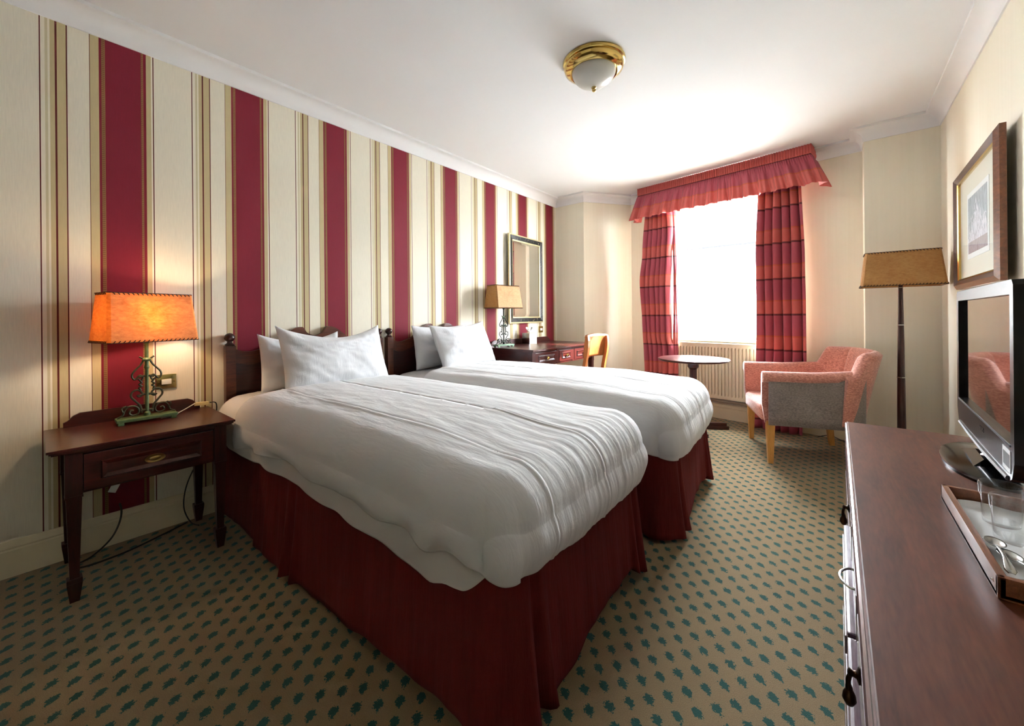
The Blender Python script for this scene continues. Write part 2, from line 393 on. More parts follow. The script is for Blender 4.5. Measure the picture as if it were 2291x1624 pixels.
def catmull(p, k):
    out = []; n = len(p)
    for i in range(n - 1):
        a, b, c, d = p[max(i - 1, 0)], p[i], p[i + 1], p[min(i + 2, n - 1)]
        for j in range(k):
            t = j / k
            out.append(0.5 * ((2 * b) + (c - a) * t + (2 * a - 5 * b + 4 * c - d) * t * t + (3 * b - a - 3 * c + d) * t ** 3))
    out.append(p[-1]); return out
def lerp(tab, x):
    if x <= tab[0][0]: return tab[0][1]
    for (a, va), (b, vb) in zip(tab, tab[1:]):
        if x <= b:
            t = (x - a) / (b - a); t = t * t * (3 - 2 * t) if True else t
            return va + (vb - va) * t
    return tab[-1][1]
def nz(x, y, z=0.0): return noise.noise(Vector((x, y, z)))
def sstep(a, b, x):
    t = max(0, min(1, (x - a) / (b - a))); return t * t * (3 - 2 * t)
def struct(o): o['kind'] = 'structure'; return o

# ------------------------------------------------------------------ room shell
H = 2.475; BACK = -2.9; RX = 3.225; FY = 4.075
P2 = Vector((0.385, FY, 0)); P5 = Vector((2.82, FY, 0))
def _seg(mb, a, b, z0, z1, th=0.16):
    a = Vector((a[0], a[1], 0)); b = Vector((b[0], b[1], 0)); d = (b - a).normalized(); nrm = Vector((-d.y, d.x, 0))
    q = [a, b, b + nrm * th, a + nrm * th]
    mb.raw([Vector((p.x, p.y, z)) for z in (z0, z1) for p in q], [(3, 2, 1, 0), (4, 5, 6, 7), (0, 1, 5, 4), (1, 2, 6, 5), (2, 3, 7, 6), (3, 0, 4, 7)])
def wall(name, a, b, mat):
    m = MB(); _seg(m, a, b, 0, H); return struct(m.build(name, mat))
struct(MB().box(-0.16, RX + 0.16, BACK - 0.16, 4.80, -0.06, 0).build('floor', 'carpet'))
struct(MB().box(-0.16, RX + 0.16, BACK - 0.16, 4.80, H, H + 0.08).build('ceiling', 'ceiling'))
wall('wall_left', (0, BACK), (0, FY + 0.10), 'wallpaper')
wall('wall_far_left', (0, FY), P2, 'creamwall')
wall('wall_splay', P2, WA, 'creamwall')
m = MB()
_seg(m, WA, wpt(WIN_X0), 0, H, 0.24); _seg(m, wpt(WIN_X1), WB, 0, H, 0.24)
_seg(m, wpt(WIN_X0), wpt(WIN_X1), 0, WIN_Z0, 0.24); _seg(m, wpt(WIN_X0), wpt(WIN_X1), WIN_Z1, H, 0.24)
struct(m.build('wall_window', 'creamwall'))
wall('wall_return', (WB.x - 0.001, WB.y), (P5.x - 0.001, P5.y + 0.0006), 'creamwall')
wall('wall_far_right', P5, (RX, FY), 'creamwall')
wall('wall_right', (RX, FY + 0.1), (RX, BACK), 'creamwall')
wall('wall_back', (RX, BACK), (0, BACK), 'creamwall')
room = [Vector((0, BACK, 0)), Vector((0, FY, 0)), P2, WA, WB, P5, Vector((RX, FY, 0)), Vector((RX, BACK, 0))]
def sweep(name, poly, prof, mat, i0, i1, closed=True):
    """mitred moulding along room outline from corner i0 to i1; profile (inset, z)"""
    n = len(poly); pts = []
    for i in range(i0, i1 + 1):
        p = poly[i % n]; a = poly[(i - 1) % n]; b = poly[(i + 1) % n]
        d1 = (p - a).normalized(); d2 = (b - p).normalized()
        n1 = Vector((d1.y, -d1.x, 0)); n2 = Vector((d2.y, -d2.x, 0))   # inward
        k = (n1 + n2); k = k / max(0.3, k.dot(n1)); pts.append((p, k))
    mb = MB(); L = len(prof)
    vs = [p + k * pr[0] + Vector((0, 0, pr[1])) for p, k in pts for pr in prof]
    fs = [(i * L + j, i * L + (j + 1) % L, (i + 1) * L + (j + 1) % L, (i + 1) * L + j) for i in range(len(pts) - 1) for j in range(L)]
    fs += [tuple(range(L)), tuple(range((len(pts) - 1) * L, len(pts) * L))[::-1]]
    mb.raw(vs, fs); return struct(mb.build(name, mat, smooth=True, angle=30))
cov = [(0, H), (0, 2.375), (0.008, 2.375), (0.010, 2.385)] + [(0.010 + 0.062 * (1 - math.cos(a)), 2.385 + 0.07 * math.sin(a)) for a in [k * PI / 2 / 7 for k in range(1, 8)]] + [(0.082, 2.458), (0.082, H)]
sweep('trim_1', room, cov, 'cornice', 0, 1); sweep('trim_2', room, cov, 'cornice', 1, 6); sweep('trim_3', room, cov, 'cornice', 6, 7)
bb = [(0, 0), (0.018, 0), (0.018, 0.108), (0.014, 0.114), (0.016, 0.120), (0.012, 0.134), (0.005, 0.144), (0, 0.146)]
sweep('baseboard_left', room, bb, 'baseboard', 0, 1); sweep('baseboard_far', room, bb, 'baseboard', 1, 6); sweep('baseboard_right', room, bb, 'baseboard', 6, 7)
# window: frame, sill, pane
WM = Matrix.Translation(wpt((WIN_X0 + WIN_X1) / 2)) @ Matrix.Rotation(WANG, 4, 'Z')   # local x along wall, +y outward
win = bpy.data.objects.new('window_1', None); COL.objects.link(win); win.matrix_world = WM; struct(win)
hw = (WIN_X1 - WIN_X0) / 2 / WD.x
mb = MB()
for a, b, c, d in ((-hw, -hw + .05, WIN_Z0, WIN_Z1), (hw - .05, hw, WIN_Z0, WIN_Z1), (-hw, hw, WIN_Z0, WIN_Z0 + .05), (-hw, hw, WIN_Z1 - .05, WIN_Z1)): mb.box(a, b, 0.13, 0.18, c, d, 0.004)
struct(mb.build('window_frame', 'white_plastic', win))
struct(MB().box(-hw + .05, hw - .05, 0.152, 0.158, WIN_Z0 + .05, WIN_Z1 - .05).build('pane', 'pane', win))
struct(MB().box(-hw - .03, hw + .03, -0.03, 0.14, WIN_Z0 - 0.022, WIN_Z0 + 0.002, 0.005).build('window_sill', 'baseboard', win))

struct(MB().box(-20, 24, 4.9, 30, -4.2, -4.0).build('unseen_ground', 'street'))  # unseen ground, added to cut light from below that brightens the ceiling
# building across the street
bd = thing('building', 'pale rendered building with small paned windows seen through the window', 'building', (0, 17, 0))
MB().box(-12, 16, 0, 4, -6, 3.66).build('wall', 'facade', bd)
MB().box(-12, 16, -0.06, 4, 3.66, 3.72, 0).build('roof_edge', 'slate', bd)
for x0, x1, z0, z1 in ((7.35, 7.85, 2.55, 3.35), (5.55, 5.75, 2.55, 3.35), (7.4, 7.9, 0.7, 1.3), (5.55, 5.75, 0.7, 1.3)):
    f = MB().box(x0 - .04, x1 + .04, -0.05, 0.02, z0 - .04, z1 + .04).build('window', 'facade', bd)
    MB().box(x0, x1, -0.07, -0.04, z0, z1).build('pane', 'darkpane', f)

# ------------------------------------------------------------------ ceiling light
t = thing('ceiling_light', 'brass flush ceiling light with frosted glass dome and brass finial', 'ceiling light', (1.61, 2.0, H))
MB().lathe([(0.02, 0), (0.168, 0), (0.172, -0.008), (0.168, -0.018), (0.160, -0.022), (0.164, -0.03), (0.160, -0.044), (0.146, -0.056), (0.130, -0.064), (0.122, -0.062), (0.118, -0.055)], 64).build('mounting_ring', 'brass', t, True)
MB().lathe([(0.120, -0.050)] + [(0.120 * math.cos(a), -0.052 - 0.088 * math.sin(a)) for a in [k * PI / 2 / 12 for k in range(0, 12)]] + [(0.004, -0.140)], 64).build('glass_dome', 'frostglass', t, True, 60)
MB().lathe([(0.003, -0.137), (0.012, -0.141), (0.014, -0.146), (0.008, -0.150), (0.011, -0.155), (0.010, -0.163), (0.003, -0.168)], 20).build('finial', 'brass', t, True, 60)

# ------------------------------------------------------------------ beds
def bed(loc, ang, seed, label_b, near_hem, foot_hem, sheet_hem, label_d, group=True):
    rz = math.radians(ang); W = 0.460; L = 1.920
    b = thing('bed', label_b, 'bed', loc, rz, 'single beds side by side')
    cc = [(0.03, -W + .004), (0.03, W - .004)] + [(L - .075 + .073 * math.cos(a), W - .077 + .073 * math.sin(a)) for a in [PI / 2 * (1 - k / 8) for k in range(9)]] + [(L - .075 + .073 * math.cos(a), -W + .077 + .073 * math.sin(a)) for a in [-PI / 2 * k / 8 for k in range(9)]]
    mb = MB().prism(cc, 2, 0.014, 0.45)
    mb.build('divan_base', 'divan', b, True)
    for x in (0.18, 1.75):
        for y in (-0.36, 0.36): MB().lathe([(0.01, 0), (0.022, 0.002), (0.024, 0.02), (0.015, 0.03), (0.012, 0.05)], 12, (x, y, 0)).build('castor', 'black', b, True)
    mb = MB().box(0.0, L - .02, -W + .01, W - .01, 0.45, 0.600, 0.06, seg=4); mb.build('mattress', 'sheet', b, True)
    # pleated skirt: perimeter path head near -> foot -> head far
    per = []
    N = 520; tot = 2 * L + 2 * W
    pleats = [0.86, L + 0.10, L + 2 * W - 0.06, 2 * L + 2 * W - 1.4, 2 * L + 2 * W - 0.9]
    rc = 0.085; s1 = L - rc; s2 = s1 + rc * PI / 2; s3 = s2 + 2 * W - 2 * rc; s4 = s3 + rc * PI / 2; tot = s4 + s1
    pleats = [0.86, s2 + 0.02, s3 - 0.03, s4 + 0.6, s4 + 1.2]
    def path(s, off=0.0):
        if s < s1: return Vector((s, -W - off, 0)), Vector((0, -1, 0))
        if s < s2:
            a = -PI / 2 + (s - s1) / rc; nn = Vector((math.cos(a), math.sin(a), 0)); return Vector((L - rc, -W + rc, 0)) + nn * (rc + off), nn
        if s < s3: return Vector((L + off, -W + rc + (s - s2), 0)), Vector((1, 0, 0))
        if s < s4:
            a = (s - s3) / rc; nn = Vector((math.cos(a), math.sin(a), 0)); return Vector((L - rc, W - rc, 0)) + nn * (rc + off), nn
        return Vector((s1 - (s - s4), W + off, 0)), Vector((0, 1, 0))
    def fskirt(u, v):
        s = u * tot; z = 0.50 - v * 0.478
        hem = 0.018 * max(0, nz(s * 2.3, seed)) + 0.006 * nz(s * 9, seed + 3)
        on_foot = sstep(s2 - 0.02, s2 + 0.1, s) * (1 - sstep(s3 - .1, s3, s))
        hem += 0.052 * on_foot * sstep(s2 + 0.05, s2 + 0.4, s) + 0.024 * sstep(1.15, 1.5, s) * (1 - sstep(s1 - .05, s1 + .03, s))
        z = 0.50 - v * (0.478 - hem)
        off = 0.012 + 0.030 * v + 0.004 * nz(s * 7, v * 1.5, seed) * v + 0.012 * nz(s * 2.2, v * .7, seed + 9) * v + 0.006 * nz(s * 16, v * .5, seed + 2) * v + (-0.02 * (1 - sstep(0.46, 0.49, s)))
        p, nn = path(s, off)
        tng = Vector((-nn.y, nn.x, 0))
        for pc in pleats:
            d = (s - pc)
            corner = False
            wd = 0.075 if not corner else 0.10
            if abs(d) < wd:
                # inverted box pleat: crease in the middle, lips either side
                g = math.exp(-(d / 0.010) ** 2); lip = math.exp(-((abs(d) - 0.030) / 0.020) ** 2)
                amp = (0.25 + 0.75 * v)
                p = p + nn * (-0.034 * g * amp + (0.028 if not corner else 0.034) * lip * amp * v)
                p = p + tng * (0.012 * v * (1 if d > 0 else -1) * lip)
        return Vector((p.x, p.y, z))
    sk = MB().grid(N, 22, fskirt).build('valance_skirt', 'skirt', b, True, 0, solid=0.003)
    # sheet falling below the duvet
    def ring(top, bulge_out, hemf, kfall=22, ktop=44, amp=1.0, rr=0.085, zt=0.64, inset=0.0, sd=0, xs=0.0, cr=0.09, wr=True):
        """U-shaped draped cloth. returns mesh builder"""
        Wd = W + top; Ld = L + top
        # perimeter samples with rounded foot corners
        pts = []
        n1 = 110
        for i in range(n1): pts.append((xs + (Ld - cr - xs) * i / n1, -Wd, 0, -1))
        for i in range(40):
            a = -PI / 2 + (PI / 2) * i / 40; pts.append((Ld - cr + cr * math.cos(a), -Wd + cr + cr * math.sin(a), math.cos(a), math.sin(a)))
        for i in range(150): pts.append((Ld, -Wd + cr + (2 * Wd - 2 * cr) * i / 150, 1, 0))
        for i in range(22):
            a = (PI / 2) * i / 22; pts.append((Ld - cr + cr * math.cos(a), Wd - cr + cr * math.sin(a), math.cos(a), math.sin(a)))
        for i in range(60 + 1): pts.append((Ld - cr - (Ld - cr - xs) * i / 60, Wd, 0, 1))
        edge_x = lambda x, nx_: x - nx_ * rr
        mb = MB(); vs = []
        for (x, y, nx_, ny_) in pts:
            nn = Vector((nx_, ny_, 0)); hem = hemf(x, y, nx_, ny_)
            col = []
            dro = 0.020 * sstep(Ld - 0.60, Ld - 0.15, edge_x(x, nx_))
            sp_ = Vector((min(x, Ld - Wd), 0, 0)) if ny_ != 0 or True else None
            edge = Vector((x, y, 0)) - nn * rr
            for k in range(ktop):
                f = k / ktop
                f2 = f ** 0.8
                q = sp_ * (1 - f2) + edge * f2
                z = zt + 0.014 * (1 - min(1, abs(q.y) / (Wd - rr)) ** 2.5) * (1 - sstep(Ld - .8, Ld - rr, q.x)) - 0.020 * sstep(Ld - 0.60, Ld - 0.15, q.x)
                col.append(Vector((q.x, q.y, z)))
            ac = (zt - hem - rr - dro)
            arc = 9
            for k in range(arc + 1):
                a = (PI / 2) * k / arc
                col.append(Vector((edge.x, edge.y, 0)) + nn * (rr * math.sin(a)) + Vector((0, 0, zt - dro - rr + rr * math.cos(a))))
            for k in range(1, kfall + 1):
                f = k / kfall
                z = zt - dro - rr - ac * f
                o = rr + bulge_out * math.sin(PI * min(1, f * 1.0)) * (0.5 if abs(nx_) < .5 else 1.0)
                col.append(Vector((edge.x, edge.y, 0)) + nn * o + Vector((0, 0, z)))
            if wr:
                for k, p in enumerate(col):
                    fd = max(0.0, (k - ktop) / (arc + kfall)) if k > ktop else 0.0
                    d = 0.010 * nz(p.x * 2.3, p.y * 2.3, sd) + 0.003 * nz(p.x * 4, p.y * 12, sd + 5)
                    d += 0.002 * nz(p.x * 11, p.y * 30, sd + 8)
                    # gathered ridges running over the foot edge
                    fe = sstep(Ld - 0.42, Ld - 0.10, p.x) 
                    ph = p.y * 1.0 + 0.05 * nz(p.x * 2, p.y * 3, sd)
                    rid = abs(nz(ph * 17, 3.1, sd + 2)) ** 0.7
                    rid2 = abs(nz(ph * 34, p.z * 4, sd + 4)) ** 0.8
                    fe *= 1.0 if nx_ > 0.3 else max(0.0, 1 - fd * 3 * (1 - max(0, nx_) / .3))
                    if True: d -= fe * (0.0030 * rid + 0.0022 * rid2 + 0.0012 * abs(nz(ph * 60, p.z * 5 + p.x * 2, sd + 6))) * amp * (1 - 0.6 * abs(nz(p.y * 3, p.x * 2, sd + 13)))
                    # broad billows down the near side
                    if ny_ < -0.5: d += fd * fd * 0.032 * nz(p.x * 5.5, p.z * 2, sd + 31) + fd * (0.016 * nz(p.x * 3.6, p.z * 5, sd + 11) + 0.012 * nz(p.x * 1.3 + p.z * 4, 0.3, sd + 1))
                    up = Vector((0, 0, 1)) * (1 - fd) + nn * fd * 1.1
                    # seam ridges along the length
                    for ys in (-0.30, 0.03):
                        yy = p.y - ys - 0.02 * nz(p.x * 1.5, ys, sd)
                        if nx_ > -0.5 and abs(yy) < 0.03: d += 0.004 * math.exp(-(yy / 0.006) ** 2) * amp - 0.003 * math.exp(-((yy - .012) / 0.006) ** 2) * amp
                    # corner fold
                    if nx_ > 0.02 and ny_ < -0.02:
                        ang_ = math.atan2(ny_, nx_); g = math.exp(-((ang_ + 1.1) / 0.13) ** 2)
                        d -= 0.028 * g * sstep(0.10, 0.36, fd) * (1 - 0.7 * sstep(0.7, 1.0, fd))
                        g = math.exp(-((ang_ + 0.72) / 0.22) ** 2); d += 0.016 * g * sstep(0.1, 0.40, fd)
                    col[k] = p + up * d * amp
            vs.append(col)
        K = len(vs[0])
        flat = [p for c in vs for p in c]
        fs = [(i * K + j, (i + 1) * K + j, (i + 1) * K + j + 1, i * K + j + 1) for i in range(len(vs) - 1) for j in range(K - 1)]
        mb.raw(flat, fs); return mb
    def hs(x, y, nx_, ny_):
        a = lerp(sheet_hem, x) + 0.006 * nz(x * 8, seed) if ny_ <= 0 else 0.45
        w_ = sstep(0, 1, nx_); return a * (1 - w_) + 0.455 * w_
    ring(0.040, 0.0, hs, zt=0.632, rr=0.115, sd=seed + 20, amp=0.5, cr=0.135).build('sheet', 'sheet', b, True, 0, weld=True, solid=0.003)
    def hd(x, y, nx_, ny_):
        a = lerp(near_hem, x) + 0.010 * nz(x * 6, 2.0, seed) if ny_ <= 0 else 0.43
        b_ = lerp(foot_hem, (y + W) / (2 * W)) + 0.006 * nz(y * 6, 5.0, seed)
        w_ = sstep(0, 1, nx_); return a * (1 - w_) + b_ * w_
    d = ring(0.047, 0.018, hd, zt=0.668, rr=0.125, sd=seed, xs=0.30, cr=0.150).build('duvet', 'linen', None, True, 0, weld=0.0008, solid=0.012)
    d.location = loc; d.rotation_euler = (0, 0, rz)
    tag(d, label_d, 'duvet', 'white duvets on the beds')
    return b, d
NH = [(0.28, .43), (0.6, .475), (0.87, .49), (1.06, .46), (1.33, .47), (1.42, .445), (1.6, .465), (1.69, .43), (1.8, .465), (1.95, .437)]
FH = [(0.0, .415), (.12, .41), (.35, .385), (.6, .385), (.85, .39), (1.0, .43)]
SH = [(0.0, .41), (.47, .40), (.62, .41), (.9, .40), (1.17, .38), (1.45, .375), (1.57, .345), (1.7, .345), (1.78, .37), (1.93, .385)]
bed((0.078, 1.12, 0), 1.9, 3.0, 'near single bed with burgundy pleated skirt beside the nightstand', NH, FH, SH, 'white duvet spread on the near bed, wavy hem beside the nightstand')
FH2 = [(0.0, .39), (.3, .38), (.6, .37), (1.0, .39)]
bed((0.096, 2.17, 0), 4.3, 31.0, 'far single bed with burgundy pleated skirt nearer the window', [(0, .42), (2, .42)], FH2, [(0, .43), (2, .43)], 'white duvet spread on the far bed nearer the window')

# headboards (fixed to the wall)
def headboard(y0, y1, label):
    yc = (y0 + y1) / 2; hw_ = (y1 - y0) / 2
    t = thing('headboard', label, 'headboard', (0.006, yc, 0), 0, 'wooden headboards with ball finials')
    for s in (-1, 1):
        yy = s * (hw_ - 0.022)
        p = MB().box(0.0, 0.046, yy - 0.024, yy + 0.024, 0.10, 0.905, 0.003).build('post', 'headwood', t, True)
        MB().lathe([(0.012, 0.903), (0.022, 0.906), (0.024, 0.912), (0.013, 0.922), (0.012, 0.928)] + [(0.026 * math.cos(a), 0.951 + 0.025 * math.sin(a)) for a in [(-1.1 + 2.6 * k / 12) for k in range(13)]] + [(0.002, 0.9765)], 20, (0.023, yy, 0)).build('finial', 'mahog_z', p, True, 60)
    # shaped top rail with a round notch
    def topz(y):
        a = abs(y) / (hw_ - 0.045)
        if a > 1: return 0.885
        zz = 0.885 - 0.018 * math.sin(PI * min(1, (1 - a) / 0.33)) if a > 0.67 else 0.885 + 0.115 * sstep(0.67, 0.22, a)
        return zz
    ys = [(-1 + 2 * i / 80) * (hw_ - 0.045) for i in range(81)]
    top = []
    for y in ys:
        a = abs(y)
        if a < 0.068:
            top.append((y, 1.0 - 0.055 * math.sqrt(max(0, 1 - (a / 0.068) ** 2))))
        else: top.append((y, topz(y)))
    bot = [(y, topz(y) - 0.075 - 0.0 * abs(y)) for y in ys]
    mb = MB(); nn_ = len(ys)
    vs = []
    for x in (0.006, 0.036):
        vs += [Vector((x, y, z)) for y, z in top] + [Vector((x, y, z if abs(y) > .1 else z - .02)) for y, z in bot]
    fs = []
    for i in range(nn_ - 1):
        fs.append((i, i + 1, nn_ + i + 1, nn_ + i)); o = 2 * nn_
        fs.append((o + i, o + nn_ + i, o + nn_ + i + 1, o + i + 1))
        fs.append((i, o + i, o + i + 1, i + 1)); fs.append((nn_ + i, nn_ + i + 1, o + nn_ + i + 1, o + nn_ + i))
    mb.raw(vs, fs); mb.build('top_rail', 'headwood', t, True, 40)
    mb = MB(); vs = []
    for x in (0.004, 0.022): vs += [Vector((x, y, z + .01)) for y, z in bot] + [Vector((x, y, 0.3)) for y, z in bot]
    mb.raw(vs, [tuple(x) for x in fs]); mb.build('panel', 'headpanel', t, True, 40)
    mb = MB().box(0.006, 0.036, -hw_ + .045, hw_ - .045, 0.42, 0.50, 0.003).build('bottom_rail', 'headwood', t)
headboard(0.675, 1.647, 'dark wooden headboard with ball finials behind the near bed')
headboard(1.69, 2.682, 'dark wooden headboard with ball finials behind the far bed')

# pillows
def pillow(loc, w_, h_, t_, rot, label, seed, sag=0.03, flap=True):
    def f(u, v, side):
        a = (u - .5) * 2; b = (v - .5) * 2
        px = a * w_ / 2 * (1 - 0.045 * (1 - b * b)) ; pz = b * h_ / 2 * (1 - 0.07 * (1 - a * a)) 
        if b > 0: pz -= sag * (1 - a * a) * b
        th = t_ / 2 * ((max(0, 1 - abs(a) ** 2.6)) ** 0.6) * ((max(0, 1 - abs(b) ** 2.6)) ** 0.6)
        th *= 1 + 0.20 * nz(a * 1.4, b * 1.6, seed)
        wr = 0.010 * nz(a * 2.6 + seed, b * 2.6, seed) + 0.007 * abs(nz(a * 3.5 + b * 3, b * 2, seed + 4)) + 0.003 * nz(a * 10, b * 10, seed)
        e = min(1, (1 - max(abs(a), abs(b))) * 6)
        y = side * (th + wr * e) + 0.004 * nz(a * 3, b * 3, seed + 7)
        return Vector((y, px, pz))
    mb = MB(); mb.grid(56, 40, lambda u, v: f(u, v, 1)); mb.grid(56, 40, lambda u, v: f(u, v, -1))
    o = mb.build('pillow', 'pillow', None, True, 0, weld=True)
    o.location = loc; o.rotation_euler = rot
    return tag(o, label, 'pillow', 'white pillows leaning on the headboards')
pillow((0.31, 1.172, 0.826), 0.645, 0.40, 0.16, (math.radians(-1), math.radians(-22), math.radians(1)), 'front white pillow on the near bed, pointed upper corners', 1.0, 0.070)
pillow((0.125, 1.045, 0.800), 0.47, 0.34, 0.13, (0, math.radians(-9), 0), 'rear white pillow on the near bed, against the headboard', 5.0, 0.04)
pillow((0.325, 2.215, 0.832), 0.62, 0.375, 0.17, (math.radians(2), math.radians(-24), math.radians(3)), 'front plump white pillow on the far bed', 9.0, 0.02)
pillow((0.135, 2.16, 0.818), 0.60, 0.35, 0.15, (0, math.radians(-10), 0), 'rear white pillow on the far bed, against the headboard', 14.0, 0.01)

# ------------------------------------------------------------------ tapered leg furniture (nightstand, desk)
def taper_leg(mb, x, y, ztop, s=0.023, zt=0.0):
    mb.box(x - s, x + s, y - s, y + s, ztop - 0.165, ztop, 0.0015)
    mb.box(x - s * 1.04, x + s * 1.04, y - s * 1.04, y + s * 1.04, ztop - 0.172, ztop - 0.165, 0.001)
    mb.frustum(x - s * .55, x + s * .55, y - s * .55, y + s * .55, 0.085, x - s * .9, x + s * .9, y - s * .9, y + s * .9, ztop - 0.172)
    mb.box(x - s * .92, x + s * .92, y - s * .92, y + s * .92, 0.072, 0.088, 0.003)
    mb.frustum(x - s * .55, x + s * .55, y - s * .55, y + s * .55, 0.0, x - s * .9, x + s * .9, y - s * .9, y + s * .9, 0.072)
    return mb
def tabletop(mb, x0, x1, y0, y1, z, th=0.022, ov=0.012):
    # ogee edge: stacked slabs
    mb.box(x0, x1, y0, y1, z - th * .45, z, 0.004, seg=3); mb.box(x0 + ov * .5, x1 - ov * .5, y0 + ov * .5, y1 - ov * .5, z - th * .75, z - th * .45, 0.002); mb.box(x0 + ov, x1 - ov, y0 + ov, y1 - ov, z - th, z - th * .75, 0.001)
def panel_front(parent, x, y0, y1, z0, z1, name='drawer', mat='mahog_y'):
    d = MB().box(x - 0.016, x, y0, y1, z0, z1, 0.002)
    iy, iz = min(0.045, (y1 - y0) * .2), (z1 - z0) * 0.24
    # raised field with bevelled border
    d.frustum(x - .001, x, y0 + iy, y1 - iy, z0 + iz, x - .001, x, y0 + iy, y1 - iy, z0 + iz)
    vs = [(x, y0 + iy, z0 + iz), (x, y1 - iy, z0 + iz), (x, y1 - iy, z1 - iz), (x, y0 + iy, z1 - iz), (x + .009, y0 + iy + .004, z0 + iz + .004), (x + .009, y1 - iy - .004, z0 + iz + .004), (x + .009, y1 - iy - .004, z1 - iz - .004), (x + .009, y0 + iy + .004, z1 - iz - .004)]
    k = 0.018
    vs += [(x + .003, y0 + iy + k, z0 + iz + k), (x + .003, y1 - iy - k, z0 + iz + k), (x + .003, y1 - iy - k, z1 - iz - k), (x + .003, y0 + iy + k, z1 - iz - k)]
    d.raw([Vector(v) for v in vs], [(0, 1, 5, 4), (1, 2, 6, 5), (2, 3, 7, 6), (3, 0, 4, 7), (4, 5, 9, 8), (5, 6, 10, 9), (6, 7, 11, 10), (7, 4, 8, 11), (8, 9, 10, 11)])
    return d.build(name, mat, parent, recalc=True)
ns = thing('nightstand', 'dark mahogany nightstand with one drawer beside the near bed', 'nightstand', (0.02, 0.315, 0))
mb = MB(); tabletop(mb, 0.0, 0.452, -0.29, 0.285, 0.585); mb.build('top', 'mahog_y', ns, True)
for x in (0.028, 0.405):
    for y in (-0.222, 0.232): taper_leg(MB(), x, y, 0.563).build('leg', 'mahog_z', ns)
MB().box(0.03, 0.40, -0.235, -0.225, 0.41, 0.563).box(0.03, 0.40, 0.236, 0.246, 0.41, 0.563).box(0.012, 0.024, -0.2, 0.21, 0.41, 0.563).box(0.03, 0.395, -0.2, 0.21, 0.41, 0.416).build('apron', 'mahog_x', ns)
MB().box(0.395, 0.410, -0.2, 0.21, 0.549, 0.563).box(0.395, 0.410, -0.2, 0.21, 0.400, 0.409).build('front_rail', 'mahog_y', ns)
dr = panel_front(ns, 0.424, -0.197, 0.207, 0.410, 0.547)
MB().lathe([(0.0305, 0), (0.034, 0.002), (0.033, 0.004), (0.027, 0.003), (0.020, 0.002), (0.018, 0.006), (0.010, 0.008), (0.001, 0.0085)], 28, M4=Matrix.Translation((0.428, 0.005, 0.480)) @ Matrix.Rotation(PI / 2, 4, 'Y') @ Matrix.Diagonal((0.5, 1.0, 1.0, 1.0))).build('oval_handle', 'oldbrass', dr, True)
out = [(-0.235, 0.585), (-0.235, 0.605), (-0.222, 0.612), (-0.205, 0.632), (-0.185, 0.642), (0.195, 0.642), (0.215, 0.632), (0.232, 0.612), (0.245, 0.605), (0.245, 0.585)]
MB().prism(out, 0, 0.002, 0.016).build('gallery', 'mahog_y', ns)

desk = thing('writing_desk', 'dark mahogany writing desk with small drawers under the mirror', 'desk', (0.02, 3.335, 0))
mb = MB(); tabletop(mb, 0.0, 0.60, -0.585, 0.60, 0.76); mb.build('top', 'mahog_y', desk, True)
for x in (0.03, 0.545):
    for y in (-0.535, 0.55): taper_leg(MB(), x, y, 0.738, 0.025).build('leg', 'mahog_z', desk)
MB().box(0.03, 0.54, -0.558, -0.546, 0.60, 0.738).box(0.03, 0.54, 0.562, 0.574, 0.60, 0.738).box(0.01, 0.02, -0.5, 0.52, 0.60, 0.738).build('apron', 'mahog_x', desk)
MB().box(0.53, 0.558, -0.52, 0.53, 0.725, 0.738).box(0.53, 0.558, -0.52, 0.53, 0.598, 0.612).box(0.53, 0.562, -0.155, -0.12, 0.6, 0.738).box(0.53, 0.562, 0.13, 0.165, 0.6, 0.738).build('front_rail', 'mahog_y', desk)
for y0, y1 in ((-0.505, -0.158), (-0.117, 0.127), (0.168, 0.522)):
    dr = panel_front(desk, 0.566, y0, y1, 0.614, 0.723)
    MB().lathe([(0.006, 0), (0.006, 0.008), (0.015, 0.012), (0.017, 0.018), (0.012, 0.024), (0.002, 0.026)], 20, M4=Matrix.Translation((0.568, (y0 + y1) / 2, 0.668)) @ Matrix.Rotation(PI / 2, 4, 'Y')).build('knob', 'brass', dr, True)
out = [(-0.5, 0.76), (-0.5, 0.775), (-0.485, 0.785), (-0.465, 0.805), (-0.44, 0.815), (0.48, 0.815), (0.505, 0.805), (0.525, 0.785), (0.54, 0.775), (0.54, 0.76)]
MB().prism(out, 0, 0.002, 0.016).build('gallery', 'mahog_y', desk)

